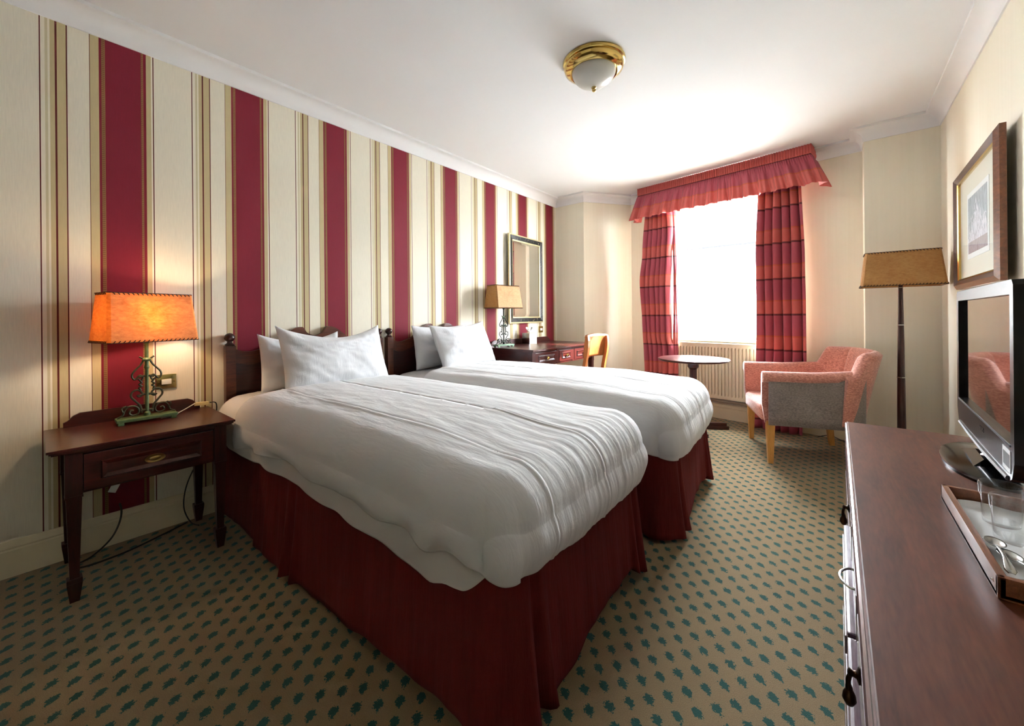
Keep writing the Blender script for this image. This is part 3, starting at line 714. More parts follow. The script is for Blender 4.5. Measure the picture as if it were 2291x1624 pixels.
# ------------------------------------------------------------------ shades and lamps
def rect_shade(parent, wy_b, wx_b, wy_t, wx_t, z0, z1, mat, pitch=0.0155, tk=0.0014):
    mb = MB(); cb = 0.012
    def ringp(wx, wy, z, g=0.0):
        a, b_ = wx / 2 - g, wy / 2 - g; c = 0.010
        return [Vector(p + (z,)) for p in ((-a + c, -b_), (a - c, -b_), (a, -b_ + c), (a, b_ - c), (a - c, b_), (-a + c, b_), (-a, b_ - c), (-a, -b_ + c))]
    A = ringp(wx_b, wy_b, z0); B = ringp(wx_t, wy_t, z1); C = ringp(wx_b, wy_b, z0, 0.002); D = ringp(wx_t, wy_t, z1, 0.002)
    vs = A + B + C + D; fs = []
    for i in range(8):
        j = (i + 1) % 8
        fs += [(i, j, 8 + j, 8 + i), (16 + i, 24 + i, 24 + j, 16 + j), (i, 16 + i, 16 + j, j), (8 + i, 8 + j, 24 + j, 24 + i)]
    mb.raw(vs, fs); o = mb.build('lamp_shade', mat, parent)
    for nm, Rg, zz, sg in (('bottom_stitching', A, z0, 1), ('top_stitching', B, z1, -1)):
        mb = MB(); 
        for i in range(8):
            a, b_ = Rg[i], Rg[(i + 1) % 8]; L_ = (b_ - a).length
            if L_ < 0.03: mb.tube([a, b_], 0.0022, 5); continue
            d = (b_ - a) / L_; nrm = Vector((d.y, -d.x, 0)); k = int(L_ / pitch)
            for q in range(k):
                c0 = a + d * (L_ * (q + .2) / k); c1 = a + d * (L_ * (q + .8) / k)
                mb.tube([c0 + nrm * .002 + Vector((0, 0, -0.001 * sg)), c0 * .5 + c1 * .5 + nrm * .0032 + Vector((0, 0, sg * .003)), c1 + nrm * .002 + Vector((0, 0, sg * .009))], 0.0019, 4)
            mb.tube([a + nrm * .0005, b_ + nrm * .0005], 0.0016, 4)
        st = mb.build(nm, 'stitch', o); st['kind'] = 'stuff'
    return o
def spiral(c, r0, r1, a0, turns, sx=1, n=26):
    # scroll in local y,z
    return [Vector((0, c[0] + sx * (r0 + (r1 - r0) * i / n) * math.cos(a0 + 2 * PI * turns * i / n), c[1] + (r0 + (r1 - r0) * i / n) * math.sin(a0 + 2 * PI * turns * i / n))) for i in range(n + 1)]
def table_lamp(loc, rz, label, mats, lit):
    t = thing('table_lamp', label, 'lamp', loc, rz, 'wrought iron table lamps with parchment shades')
    fe, ba = mats
    mb = MB().box(-0.038, 0.038, -0.105, 0.105, 0.012, 0.026, 0.005)
    for x in (-0.028, 0.028):
        for y in (-0.09, 0.09): mb.box(x - .008, x + .008, y - .010, y + .010, 0.0, 0.014, 0.003)
    mb.build('base', ba, t, True)
    MB().lathe([(0.012, 0.022), (0.012, 0.04), (0.007, 0.045), (0.0065, 0.12), (0.0065, 0.24), (0.010, 0.25), (0.007, 0.26), (0.007, 0.36), (0.011, 0.365), (0.015, 0.385), (0.015, 0.43), (0.011, 0.435)], 14).build('stem', ba if lit else fe, t, True)
    for s in (-1, 1):
        mb = MB()
        # large S scrolls either side
        low = [(0.030, 0.070), (0.040, 0.060), (0.052, 0.064), (0.056, 0.078), (0.046, 0.090), (0.030, 0.086)]
        def P(l): return [Vector((0, s * y, z)) for y, z in l]
        # base curl
        mb.tube(P([(0.100, 0.030), (0.082, 0.040), (0.076, 0.060), (0.062, 0.076), (0.040, 0.074), (0.028, 0.058), (0.032, 0.040), (0.048, 0.034), (0.060, 0.044), (0.056, 0.058), (0.046, 0.056)]), 0.0042, 6, 6)
        # lower heart
        mb.tube(P([(0.018, 0.040), (0.024, 0.074), (0.040, 0.098), (0.054, 0.120), (0.050, 0.140), (0.034, 0.148), (0.020, 0.138), (0.016, 0.124), (0.026, 0.116), (0.034, 0.124)]), 0.0042, 6, 6)
        # upper heart
        mb.tube(P([(0.030, 0.198), (0.020, 0.190), (0.014, 0.204), (0.024, 0.214), (0.040, 0.196), (0.050, 0.208), (0.048, 0.226), (0.034, 0.246), (0.020, 0.264), (0.012, 0.286), (0.020, 0.296), (0.026, 0.300)]), 0.0042, 6, 6)
        # twisted link
        mb.tube(P([(0.020, 0.146), (0.026, 0.156), (0.018, 0.164), (0.026, 0.172), (0.018, 0.180), (0.024, 0.190)]), 0.0045, 6, 5)
        mb.tube([Vector((0.0, s * 0.078, 0.05)), Vector((0.004, s * 0.085, 0.07)), Vector((0, s * 0.07, 0.08))], 0.003, 5, 4)
        mb.build('scroll', fe, t, True, 60)
    for z, r in ((0.050, 0.022), (0.122, 0.026), (0.206, 0.026)): MB().tube([(0, -r, z), (0, -r * .5, z + .003), (0, r * .5, z + .003), (0, r, z)], 0.0052, 7, 3).build('collar', fe, t, True)
    MB().lathe([(0.004, 0.276), (0.014, 0.280), (0.017, 0.287), (0.012, 0.293), (0.005, 0.296)], 14).build('collar', ba, t, True)
    z0 = 0.372
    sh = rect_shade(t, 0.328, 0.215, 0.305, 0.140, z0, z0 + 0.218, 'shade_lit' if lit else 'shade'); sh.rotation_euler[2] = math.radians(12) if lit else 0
    MB().tube([(0, 0, 0.43), (0, 0.03, z0 + .10), (0, 0.03, z0 + .2), (0, 0, z0 + .206), (0, -0.03, z0 + .2), (0, -0.03, z0 + .1), (0, 0, 0.43)], 0.0015, 5, 4).tube([(0, -0.144, z0 + .206), (0, 0.144, z0 + .206)], 0.0015, 5).build('shade_carrier', 'oldbrass', t)
    MB().lathe([(0.010, 0.43), (0.013, 0.44), (0.024, 0.462), (0.027, 0.48), (0.022, 0.50), (0.01, 0.51), (0.001, 0.512)], 16).build('bulb', 'bulb' if lit else 'white_plastic', t, True, 60)
    return t
n = NT('lit bulb'); n.set(Base_Color=(1, .8, .5, 1), Emission_Color=(1.0, 0.72, 0.42, 1), Emission_Strength=36.0); M['bulb'] = n.m
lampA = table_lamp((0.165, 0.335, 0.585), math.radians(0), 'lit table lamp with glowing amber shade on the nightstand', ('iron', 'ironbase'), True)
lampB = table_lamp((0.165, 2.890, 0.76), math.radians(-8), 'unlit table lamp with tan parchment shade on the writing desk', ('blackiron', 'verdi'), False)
pl = bpy.data.lights.new('bulb_light', 'POINT'); pl.energy = 2.6; pl.color = (1.0, 0.78, 0.50); pl.shadow_soft_size = 0.03
plo = bpy.data.objects.new('bulb_light', pl); COL.objects.link(plo); plo.location = (0.02, 0, 0.485); plo.parent = lampA

# floor lamp
fl = thing('floor_lamp', 'tall floor lamp with dark pole and tan rectangular shade in the corner', 'lamp', (2.985, 3.74, 0))
MB().lathe([(0.01, 0), (0.13, 0), (0.132, 0.012), (0.12, 0.022), (0.05, 0.030), (0.03, 0.042), (0.024, 0.05)], 40).build('base', 'mahog_x', fl, True)
MB().lathe([(0.024, 0.045), (0.0235, 0.2), (0.020, 0.60), (0.0155, 1.0), (0.0115, 1.235), (0.010, 1.26)], 20).build('pole', 'mahog_z', fl, True)
for z, r in ((0.62, 0.0215), (0.975, 0.0175), (1.228, 0.013)): MB().lathe([(r - .003, z - .004), (r, z - .003), (r, z + .003), (r - .003, z + .004)], 20).build('pole_ring', 'steel', fl, True)
MB().lathe([(0.008, 1.25), (0.013, 1.26), (0.013, 1.31), (0.018, 1.33), (0.024, 1.36), (0.02, 1.39), (0.002, 1.40)], 14).build('bulb', 'white_plastic', fl, True)
o = rect_shade(fl, 0.245, 0.408, 0.17, 0.362, 1.238, 1.468, 'shade')
MB().tube([(-0.167, 0, 1.46), (0.167, 0, 1.46)], 0.0015, 5).tube([(0, -0.08, 1.46), (0, 0.08, 1.46)], 0.0015, 5).tube([(0, 0, 1.31), (0.02, 0, 1.40), (0, 0, 1.46)], 0.0015, 5, 4).build('shade_carrier', 'steel', fl)

# ------------------------------------------------------------------ mirror, sockets, tissue box
mr = thing('wall_mirror', 'tall wall mirror in a dark mottled and gilt frame above the writing desk', 'mirror', (0.018, 3.437, 1.447), math.radians(2.6))
mb = MB(); hy, hz = 0.318, 0.468
def frame_ring(mb, hy, hz, w_, x0, x1, inner=0.0):
    o_ = [(-hy, -hz), (hy, -hz), (hy, hz), (-hy, hz)]; i_ = [(-hy + w_, -hz + w_), (hy - w_, -hz + w_), (hy - w_, hz - w_), (-hy + w_, hz - w_)]
    vs = [Vector((0.0, y, z)) for y, z in o_] + [Vector((x0, y, z)) for y, z in o_] + [Vector((x1, y, z)) for y, z in i_] + [Vector((0.0, y, z)) for y, z in i_]
    fs = []
    for k in range(4):
        j = (k + 1) % 4; fs += [(k, j, 4 + j, 4 + k), (4 + k, 4 + j, 8 + j, 8 + k), (8 + k, 8 + j, 12 + j, 12 + k)]
    mb.raw(vs, fs); return mb
frame_ring(MB(), hy, hz, 0.016, 0.020, 0.024).build('outer_frame', 'gilt', mr)
frame_ring(MB(), hy - .014, hz - .014, 0.044, 0.026, 0.016).build('frame', 'marble', mr)
frame_ring(MB(), hy - .056, hz - .056, 0.012, 0.019, 0.014).build('inner_frame', 'gilt', mr)
mb = MB(); y_, z_ = hy - .066, hz - .066; k = 0.024
mb.raw([Vector(v) for v in ((0.008, -y_, -z_), (0.008, y_, -z_), (0.008, y_, z_), (0.008, -y_, z_), (0.0105, -y_ + k, -z_ + k), (0.0105, y_ - k, -z_ + k), (0.0105, y_ - k, z_ - k), (0.0105, -y_ + k, z_ - k))], [(0, 1, 5, 4), (1, 2, 6, 5), (2, 3, 7, 6), (3, 0, 4, 7), (4, 5, 6, 7)])
mb.build('mirror_glass', 'mirror', mr)
def socket(y, z, label, w_=0.079, h_=0.073):
    t = thing('switch_plate', label, 'switch', (0.001, y, z))
    MB().box(0, 0.006, -w_ / 2, w_ / 2, -h_ / 2, h_ / 2, 0.003).box(0.004, 0.0075, -w_ / 2 + .008, w_ / 2 - .008, -h_ / 2 + .008, h_ / 2 - .008, 0.0012).build('plate', 'brass', t, True)
    MB().box(0.006, 0.012, -0.019, 0.019, -0.013, 0.013, 0.002).build('rocker', 'white_plastic', t, True)
    for s in (-1, 1): MB().lathe([(0.0035, 0), (0.0035, 0.002), (0.001, 0.003)], 10, M4=Matrix.Translation((0.007, s * 0.030, 0)) @ Matrix.Rotation(PI / 2, 4, 'Y')).build('screw', 'oldbrass', t)
socket(0.430, 0.739, 'brass switch plate with white rocker above the nightstand')
socket(3.735, 0.900, 'small brass switch plate right of the mirror above the desk')
tb = thing('tissue_box', 'cream and silver tissue box on the writing desk', 'tissue box', (0.115, 3.37, 0.76), math.radians(-8))
MB().box(-0.055, 0.055, -0.055, 0.055, 0, 0.115, 0.002).build('box', 'tissuebox', tb)
MB().box(-0.0555, 0.0560, -0.0565, -0.0545, 0.002, 0.114).build('silver_side', 'chrome', tb)
def ftis(u, v):
    a = u * 2 * PI * 1.0; r = 0.008 + 0.034 * v * (0.6 + 0.4 * math.sin(3 * a + 1)); 
    return Vector((r * math.cos(a) * .8, r * math.sin(a) * 1.1, 0.112 + 0.055 * v * (0.7 + 0.5 * math.sin(2 * a))))
MB().grid(40, 10, ftis).build('tissue', 'paper', tb, True, 0)

# ------------------------------------------------------------------ desk chair
dc = thing('desk_chair', 'honey coloured wooden chair tucked at the writing desk', 'chair', (0.62, 3.46, 0), math.radians(-8))
# local: +x = back side, seat towards the desk
for s in (-1, 1):
    y = s * 0.155
    def pr(z): return 0.20 + 0.035 * math.sin(max(0, (z - 0.42)) / 0.45 * PI * 0.9) + 0.05 * sstep(0.55, 0.86, z) - 0.0
    pts = [Vector((0.24 - 0.03 * sstep(0, .42, z), y, z)) if z < .42 else Vector((pr(z), y, z)) for z in [0.0, 0.2, 0.40, 0.46, 0.52, 0.58, 0.64, 0.70, 0.76, 0.82, 0.86]]
    mb = MB(); vs = []
    for i, p in enumerate(pts):
        for dx, dy in ((-.017, -.014), (.017, -.014), (.017, .014), (-.017, .014)): vs.append(p + Vector((dx, dy, 0)))
    fs = [(i * 4 + k, i * 4 + (k + 1) % 4, (i + 1) * 4 + (k + 1) % 4, (i + 1) * 4 + k) for i in range(len(pts) - 1) for k in range(4)] + [(3, 2, 1, 0), tuple(range(4 * len(pts) - 4, 4 * len(pts)))]
    mb.raw(vs, fs); mb.build('rear_leg', 'chairwood', dc)
    MB().frustum(-0.19, -0.165, y - .012, y + .012, 0, -0.20, -0.165, y - .018, y + .018, 0.44).build('front_leg', 'chairwood', dc)
mb = MB(); mb.grid(9, 9, lambda u, v: Vector((0.222 + 0.03 * v - 0.030 * (1 - (2 * u - 1) ** 2) * 1.0 + 0.012, -0.168 + 0.336 * u, 0.665 + 0.205 * v + (0.012 * (1 - (2 * u - 1) ** 2) if v > .5 else 0))))
mb.build('backrest', 'chairwood', dc, True, 0, solid=0.02)
MB().box(-0.20, 0.215, -0.175, 0.175, 0.43, 0.47, 0.014, seg=3).build('seat', 'mahog_x', dc, True)
MB().box(-0.18, 0.20, -0.160, -0.145, 0.38, 0.43).box(-0.18, 0.20, 0.145, 0.160, 0.38, 0.43).box(-0.19, -0.175, -0.15, 0.15, 0.38, 0.43).build('seat_frame', 'chairwood', dc)

# ------------------------------------------------------------------ round table
rt = thing('round_table', 'small round pedestal table with dark wooden top below the window', 'table', (1.615, 3.90, 0), math.radians(14))
MB().lathe([(0.02, 0.628), (0.285, 0.628), (0.302, 0.634), (0.308, 0.642), (0.304, 0.648), (0.296, 0.651), (0.0005, 0.651)], 72).build('tabletop', 'mahog_x', rt, True, 30)
MB().box(-0.22, 0.22, -0.025, 0.025, 0.607, 0.630, 0.004).box(-0.025, 0.025, -0.20, 0.20, 0.607, 0.630, 0.004).build('support_batten', 'mahog_x', rt)
MB().lathe([(0.01, 0.055), (0.045, 0.055), (0.047, 0.10), (0.034, 0.12), (0.037, 0.2), (0.030, 0.50), (0.031, 0.545), (0.040, 0.562), (0.047, 0.568), (0.047, 0.60), (0.040, 0.612), (0.01, 0.613)], 8).build('column', 'mahog_z', rt)
for k in range(4):
    A = Matrix.Rotation(k * PI / 2 + math.radians(18), 4, 'Z')
    mb = MB(); mb.box(0.02, 0.30, -0.030, 0.030, 0.0, 0.032, 0.004, A); mb.box(0.02, 0.285, -0.020, 0.020, 0.030, 0.058, 0.006, A)
    mb.build('foot', 'mahog_x', rt, True)

# ------------------------------------------------------------------ armchair
ac = thing('armchair', 'coral fabric tub armchair with grey sides and pale oak legs beside the window', 'armchair', (2.18, 3.605, 0), math.radians(19.3))
for i, (x, y) in enumerate(((0.0, -0.300), (0.0, 0.300), (0.53, -0.285), (0.53, 0.290))):
    kx = 0.0 if i < 2 else 0.03
    mb = MB().frustum(x - .016 + kx, x + .016 + kx, y - .016, y + .016, 0, x - .026, x + .026, y - .026, y + .026, 0.30); mb.build('leg', 'oak', ac)
# seat cushion
def fseat(u, v):
    a = (u - .5) * 2; b = (v - .5) * 2
    return None
mb = MB().box(-0.035, 0.50, -0.275, 0.275, 0.285, 0.405, 0.05, seg=5)
for v in mb.b.verts:
    k = (1 - (v.co.y / .275) ** 2)
    if v.co.x < 0.1: v.co.x -= 0.055 * k
    if v.co.z > 0.35: v.co.z += 0.030 * k * (1 - ((v.co.x - .2) / .35) ** 2)
mb.build('seat', 'coralfab', ac, True, 60)
for s in (-1, 1):
    # outer grey side
    def fs_(u, v):
        x = -0.015 + 0.555 * u; z = 0.275 + 0.345 * v
        y = s * (0.328 + 0.014 * v - 0.02 * sstep(0.75, 1, u))
        return Vector((x, y, z))
    MB().grid(14, 8, fs_).build('side_panel', 'greyfab', ac, True, 0, solid=0.012)
    # arm: inner upholstery wall plus padded roll
    mb = MB(); A0 = 0.30
    prof = [(-0.002, 0.28), (-0.002, 0.44), (0.0, 0.56), (0.000, 0.600), (0.006, 0.632), (0.026, 0.650), (0.052, 0.650), (0.078, 0.634), (0.086, 0.606), (0.076, 0.584), (0.052, 0.576), (0.040, 0.570), (0.036, 0.42), (0.034, 0.28)]
    xs = [-0.050, -0.046, -0.03, 0.10, 0.25, 0.38, 0.47, 0.54]
    vs = []
    for i, x in enumerate(xs):
        for (py, pz) in prof:
            lo = 1.0
            yy = 0.272 + py; xx = x
            sh = 0.985 if i == 0 else 1.0
            if i == 0: yy = 0.272 + 0.04 + (py - 0.04) * 0.8; pz = 0.30 + (pz - 0.30) * 0.985
            if pz < 0.42 and i < 3: xx = x + 0.02 * (0.42 - pz) / .14 * 1.0
            rise = 0.018 * sstep(0.2, 0.54, x)
            yy -= 0.03 * sstep(0.36, 0.56, x)
            vs.append(Vector((xx, s * yy, pz + (rise if pz > .5 else 0))))
    K = len(prof)
    fs = [(i * K + j, i * K + (j + 1) % K, (i + 1) * K + (j + 1) % K, (i + 1) * K + j) for i in range(len(xs) - 1) for j in range(K)] + [tuple(range(K)), tuple(range((len(xs) - 1) * K, len(xs) * K))[::-1]]
    mb.raw(vs, fs); mb.build('arm', 'coralfab', ac, True, 50)
MB().grid(20, 8, lambda u, v: Vector((0.500 + 0.075 * (1 - (2 * u - 1) ** 4) + 0.02 * v, (2 * u - 1) * 0.315, 0.275 + 0.33 * v))).build('rear_panel', 'greyfab', ac, True, 0, solid=0.012)
# back: curved, flared, two seams
def fback(u, v, outer):
    ph = (u - 0.5) * 2 * math.radians(83)
    h = v
    fl_ = 0.02 + 0.140 * h ** 1.25
    ry = 0.250 + (0.085 if outer else 0.0) + fl_ * 0.30; rx = 0.165 + (0.075 if outer else 0.0) + fl_ * 0.75
    n_ = 2.6
    c, s_ = math.cos(ph), math.sin(ph)
    x = 0.355 + rx * (abs(c) ** (2 / n_)); y = ry * (abs(s_) ** (2 / n_)) * (1 if s_ >= 0 else -1)
    ztop = 0.800 - 0.16 * sstep(0.70, 0.95, abs(u - .5) * 2) - 0.012 * s_ * s_
    z = 0.30 + (ztop - 0.30) * h
    if not outer:
        for q in (-0.42, 0.0, 0.42)[0:3:2]:
            g = math.exp(-((s_ - q) / 0.028) ** 2); x += 0.022 * g
    return Vector((x, y, z))
mb = MB(); NU, NV = 60, 16
rows = []
for i in range(NU):
    u = i / (NU - 1); inn = [fback(u, j / (NV - 1) * 0.95, False) for j in range(NV)]; ou = [fback(u, j / (NV - 1) * 0.95, True) for j in range(NV)]
    a, b_ = inn[-1], ou[-1]; cap = []
    for k in range(1, 8):
        t_ = k / 8; p = a.lerp(b_, t_); p = p + Vector((0, 0, 0.026 * math.sin(PI * t_))); cap.append(p)
    rows.append(inn + cap + ou[::-1])
K = len(rows[0]); flat = [p for r_ in rows for p in r_]
fs = [(i * K + j, (i + 1) * K + j, (i + 1) * K + (j + 1) % K, i * K + (j + 1) % K) for i in range(NU - 1) for j in range(K)] + [tuple(range(K)), tuple(range((NU - 1) * K, NU * K))[::-1]]
mb.raw(flat, fs); mb.build('backrest', 'coralfab', ac, True, 60)

# ------------------------------------------------------------------ radiator
ra = thing('radiator', 'cream panel radiator with vertical flutes under the window', 'radiator'); ra.matrix_world = Matrix.Translation(wpt(1.755)) @ Matrix.Rotation(WANG, 4, 'Z')
RW = 0.50; zb, zt_ = 0.215, 0.755; nfl = 30
prof = []
for i in range(nfl):
    x0 = -RW + 0.03 + (2 * RW - 0.06) * i / nfl; p_ = (2 * RW - 0.06) / nfl
    prof += [(x0, 0), (x0 + p_ * .50, 0), (x0 + p_ * .60, 0.013), (x0 + p_ * .80, 0.013), (x0 + p_ * .92, 0)]
prof = [(-RW, 0)] + prof + [(RW - 0.03, 0), (RW, 0)]
mb = MB(); rowsz = [(zb, 0), (zb + .030, 0), (zb + .048, 1), (zt_ - .048, 1), (zt_ - .03, 0), (zt_, 0)]
vs = [Vector((x, -0.098 - y * k * -1, z)) for z, k in rowsz for x, y in prof]
K = len(prof); fs = [(i * K + j, i * K + j + 1, (i + 1) * K + j + 1, (i + 1) * K + j) for i in range(len(rowsz) - 1) for j in range(K - 1)]
mb.raw(vs, fs); mb.box(-RW, RW, -0.082, -0.070, zb, zt_, 0.0); mb.build('front_panel', 'radiator', ra)
MB().box(-RW, RW, -0.104, -0.04, zt_ - .002, zt_ + .012, 0.003).build('top_grille', 'radiator', ra)
for s in (-1, 1): MB().box(s * RW - .006, s * RW + .006, -0.100, -0.04, zb, zt_, 0.002).build('end_panel', 'radiator', ra)
MB().box(-RW, RW, -0.050, -0.030, zb + .02, zt_ - .02).build('rear_panel', 'radiator', ra)
MB().tube([(-RW + .02, -0.07, zb + .02), (-RW + .02, -0.07, 0.13), (-RW + .02, -0.04, 0.0)], 0.0075, 8).build('pipe', 'pipe', ra, True); MB().tube([(RW - .02, -0.07, zb + .02), (RW - .02, -0.07, 0.11), (RW - .02, -0.04, 0.0)], 0.0075, 8).build('pipe', 'pipe', ra, True)
hp = MB().tube([wpt(0.85, 0.035, 0.185), wpt(2.75, 0.035, 0.185)], 0.011, 10).tube([wpt(0.85, 0.030, 0.162), wpt(2.75, 0.030, 0.162)], 0.008, 10).build('heating_pipe', 'pipe', None, True)
tag(hp, 'pair of painted heating pipes running along the wall above the baseboard under the window', 'pipe')

# ------------------------------------------------------------------ curtains and valance
def curtain(label, lo, hi, z0, z1, folds, seed, off, amp=0.030, gap=None, phase=0.0):
    def f(u, v):
        z = z1 + (z0 - z1) * v
        a, b_ = lerp(lo, z), lerp(hi, z)
        uu = u + 0.012 * nz(u * 5, z * 1.2, seed)
        x = a + (b_ - a) * uu
        ph = u * folds * 2 * PI + phase + 0.7 * nz(u * 4, z * 0.7, seed)
        o = amp * (2 * abs(math.sin(ph / 2)) ** 0.8 - 1.1) * (0.85 + 0.35 * nz(u * 6, z * 0.8, seed + 3)) + 0.010 * nz(u * 9, z * 3, seed + 6) + 0.010 * (v) * math.sin(ph * .5)
        x += 0.008 * math.cos(ph) 
        return wpt(x, off + o, z)
    return MB().grid(170, 60, f), MB().grid(170, 60, lambda u, v: f(u, v) - WN * 0.006)
t = thing('curtain', 'left coral and mauve banded curtain with a bright gap near its inner edge', 'curtain', (0, 0, 0), 0, 'floor length curtains at the window')
zc0, zc1 = 0.015, 2.36
fr_, ln_ = curtain('', [(0.0, 1.00), (0.4, .995), (1.0, .965), (1.45, .942), (1.75, .975), (2.3, 1.02)], [(0.0, 1.300), (0.72, 1.315), (0.80, 1.292), (1.3, 1.286), (1.7, 1.30), (1.95, 1.315), (2.3, 1.30)], zc0, zc1, 6, 2.0, 0.160)
fr_.build('main_drop', 'curtain', t, True, 0, solid=0.004); ln_.build('lining', 'lining', t, True, 0)
fr_, ln_ = curtain('', [(0.0, 1.285), (0.70, 1.285), (0.80, 1.300), (1.1, 1.314), (1.7, 1.314), (1.95, 1.295), (2.3, 1.29)], [(0.0, 1.345), (0.8, 1.350), (1.5, 1.348), (2.3, 1.325)], zc0, zc1, 1, 8.0, 0.128, 0.012)
fr_.build('leading_edge', 'curtain', t, True, 0, solid=0.004); ln_.build('lining', 'lining', t, True, 0)
t = thing('curtain', 'right coral and mauve banded curtain behind the armchair', 'curtain', (0, 0, 0), 0, 'floor length curtains at the window')
fr_, ln_ = curtain('', [(0.0, 2.075), (0.9, 2.100), (1.6, 2.100), (2.3, 2.125)], [(0.0, 2.445), (0.6, 2.48), (1.5, 2.474), (2.3, 2.45)], zc0, zc1, 5.5, 5.0, 0.165, 0.038, phase=1.0)
fr_.build('drop', 'curtain', t, True, 0, solid=0.004); ln_.build('lining', 'lining', t, True, 0)
va = thing('curtain_valance', 'gathered coral and mauve pelmet valance hung across the top of the window', 'valance')
def fval(u, v):
    # returns at both ends
    x0, x1 = 0.955, 2.52
    z = 2.472 + (2.132 - 2.472) * v
    below = max(0.0, (v - 0.24) / 0.76)
    xx0 = x0 - 0.075 * below; xx1 = x1 + 0.080 * below
    s = -0.09 + 1.18 * u
    offc = 0.215 + 0.03 * below
    if s < 0: x, o, side = xx0, offc + s / 0.09 * (offc - 0.02), -1
    elif s > 1: x, o, side = xx1, offc - (s - 1) / 0.09 * (offc - 0.02), 1
    else: x, o, side = xx0 + (xx1 - xx0) * s, offc, 0
    L_ = s * (x1 - x0)
    if v < 0.24: d = 0.0055 * math.sin(L_ * 2 * PI / 0.020 + nz(L_ * 9, 1, 1)) - 0.004 * sstep(.18, .235, v)
    else:
        g = nz(L_ * 10, z * .7, 1.3) ; ph = L_ * 2 * PI / 0.105 + 1.6 * nz(L_ * 3, 0.2, 4.0)
        d = 0.004 * math.sin(L_ * 2 * PI / 0.0165) * (1 - sstep(.24, .5, v)) + below ** .7 * (0.024 * math.sin(ph) + 0.026 * (abs(g) * 2 - .5) + 0.008 * math.sin(ph * 2.7 + 1)) - 0.006 * math.exp(-((v - .25) / .03) ** 2)
        z += -0.005 * below * math.sin(ph + .9)
    if side == 0: o += d
    else: x += d * side
    return wpt(x, o, z)
MB().grid(900, 30, fval).build('ruffle', 'valance', va, True, 0, solid=0.003)
mb = MB(); mb.raw([wpt(0.96, 0.0, 2.44), wpt(2.515, 0.0, 2.44), wpt(2.515, 0.175, 2.44), wpt(0.96, 0.175, 2.44), wpt(0.96, 0.0, 2.465), wpt(2.515, 0.0, 2.465), wpt(2.515, 0.175, 2.465), wpt(0.96, 0.175, 2.465)], [(3, 2, 1, 0), (4, 5, 6, 7), (0, 1, 5, 4), (1, 2, 6, 5), (2, 3, 7, 6), (3, 0, 4, 7)]); mb.build('pelmet_board', 'white_plastic', va)
ct = MB().tube([wpt(0.98, 0.160, 2.385), wpt(2.50, 0.160, 2.385)], 0.008, 8).build('curtain_rail', 'white_plastic', va)

# ------------------------------------------------------------------ picture
pf = thing('framed_picture', 'large brown wooden framed print with cream mat on the right wall', 'picture', (3.208, 3.02, 1.518), math.radians(180 - 1.3))
# local +x points into the room (-X world)
hy, hz = 0.455, 0.328
M['frameb'] = wood('chestnut picture frame', srgb(84, 40, 22), srgb(140, 82, 48), 1, 0.3, 5, 0.3)
M['framed'] = wood('dark picture frame hollow', srgb(40, 16, 12), srgb(74, 36, 26), 1, 0.3, 5, 0.3)
frame_ring(MB(), hy, hz, 0.022, 0.020, 0.034).build('outer_frame', 'frameb', pf)
frame_ring(MB(), hy - .022, hz - .022, 0.026, 0.034, 0.018).build('frame', 'framed', pf)
frame_ring(MB(), hy - .048, hz - .048, 0.008, 0.022, 0.018).build('gilt_slip', 'brass', pf)
MB().box(0.004, 0.008, -hy + .05, hy - .05, -hz + .05, hz - .05).build('mat', 'mat', pf)
MB().box(0.0075, 0.0095, -0.225, 0.225, -0.175, 0.175).build('inner_mat', 'paper', pf)
MB().box(0.009, 0.0105, -0.195, 0.195, -0.148, 0.148).build('print', 'art', pf)
MB().box(0.0145, 0.016, -hy + .052, hy - .052, -hz + .052, hz - .052).build('glass', 'pictureglass', pf)

# ------------------------------------------------------------------ dresser
DZ = 0.63
ds = thing('dresser', 'long low mahogany dresser with worn moulded edge against the right wall', 'dresser', (2.671, 0.45, 0))
DL = 1.595; DX = RX - 0.003 - 2.671
mb = MB().box(0.009, DX, 0, DL, DZ - 0.016, DZ, 0.002); mb.build('top', 'dressertop', ds)
mb = MB(); pr_ = [(0.010, DZ - .0005), (0.0065, DZ - .001), (0.0055, DZ - .004), (0.002, DZ - .006), (0.0, DZ - .010), (0.0005, DZ - .015), (0.003, DZ - .018), (0.001, DZ - .022), (0.003, DZ - .028), (0.016, DZ - .030), (0.016, DZ - .0005)]
mb.prism(pr_, 1, -0.002, DL + .002); mb.build('moulded_edge', 'edge', ds, True, 25)
MB().box(0.02, DX, 0.012, DL - .012, 0.06, DZ - .016).build('carcass', 'mahog_y', ds)
MB().box(0.012, DX, 0.005, DL - .005, 0.0, 0.07, 0.006).build('plinth', 'mahog_y', ds)
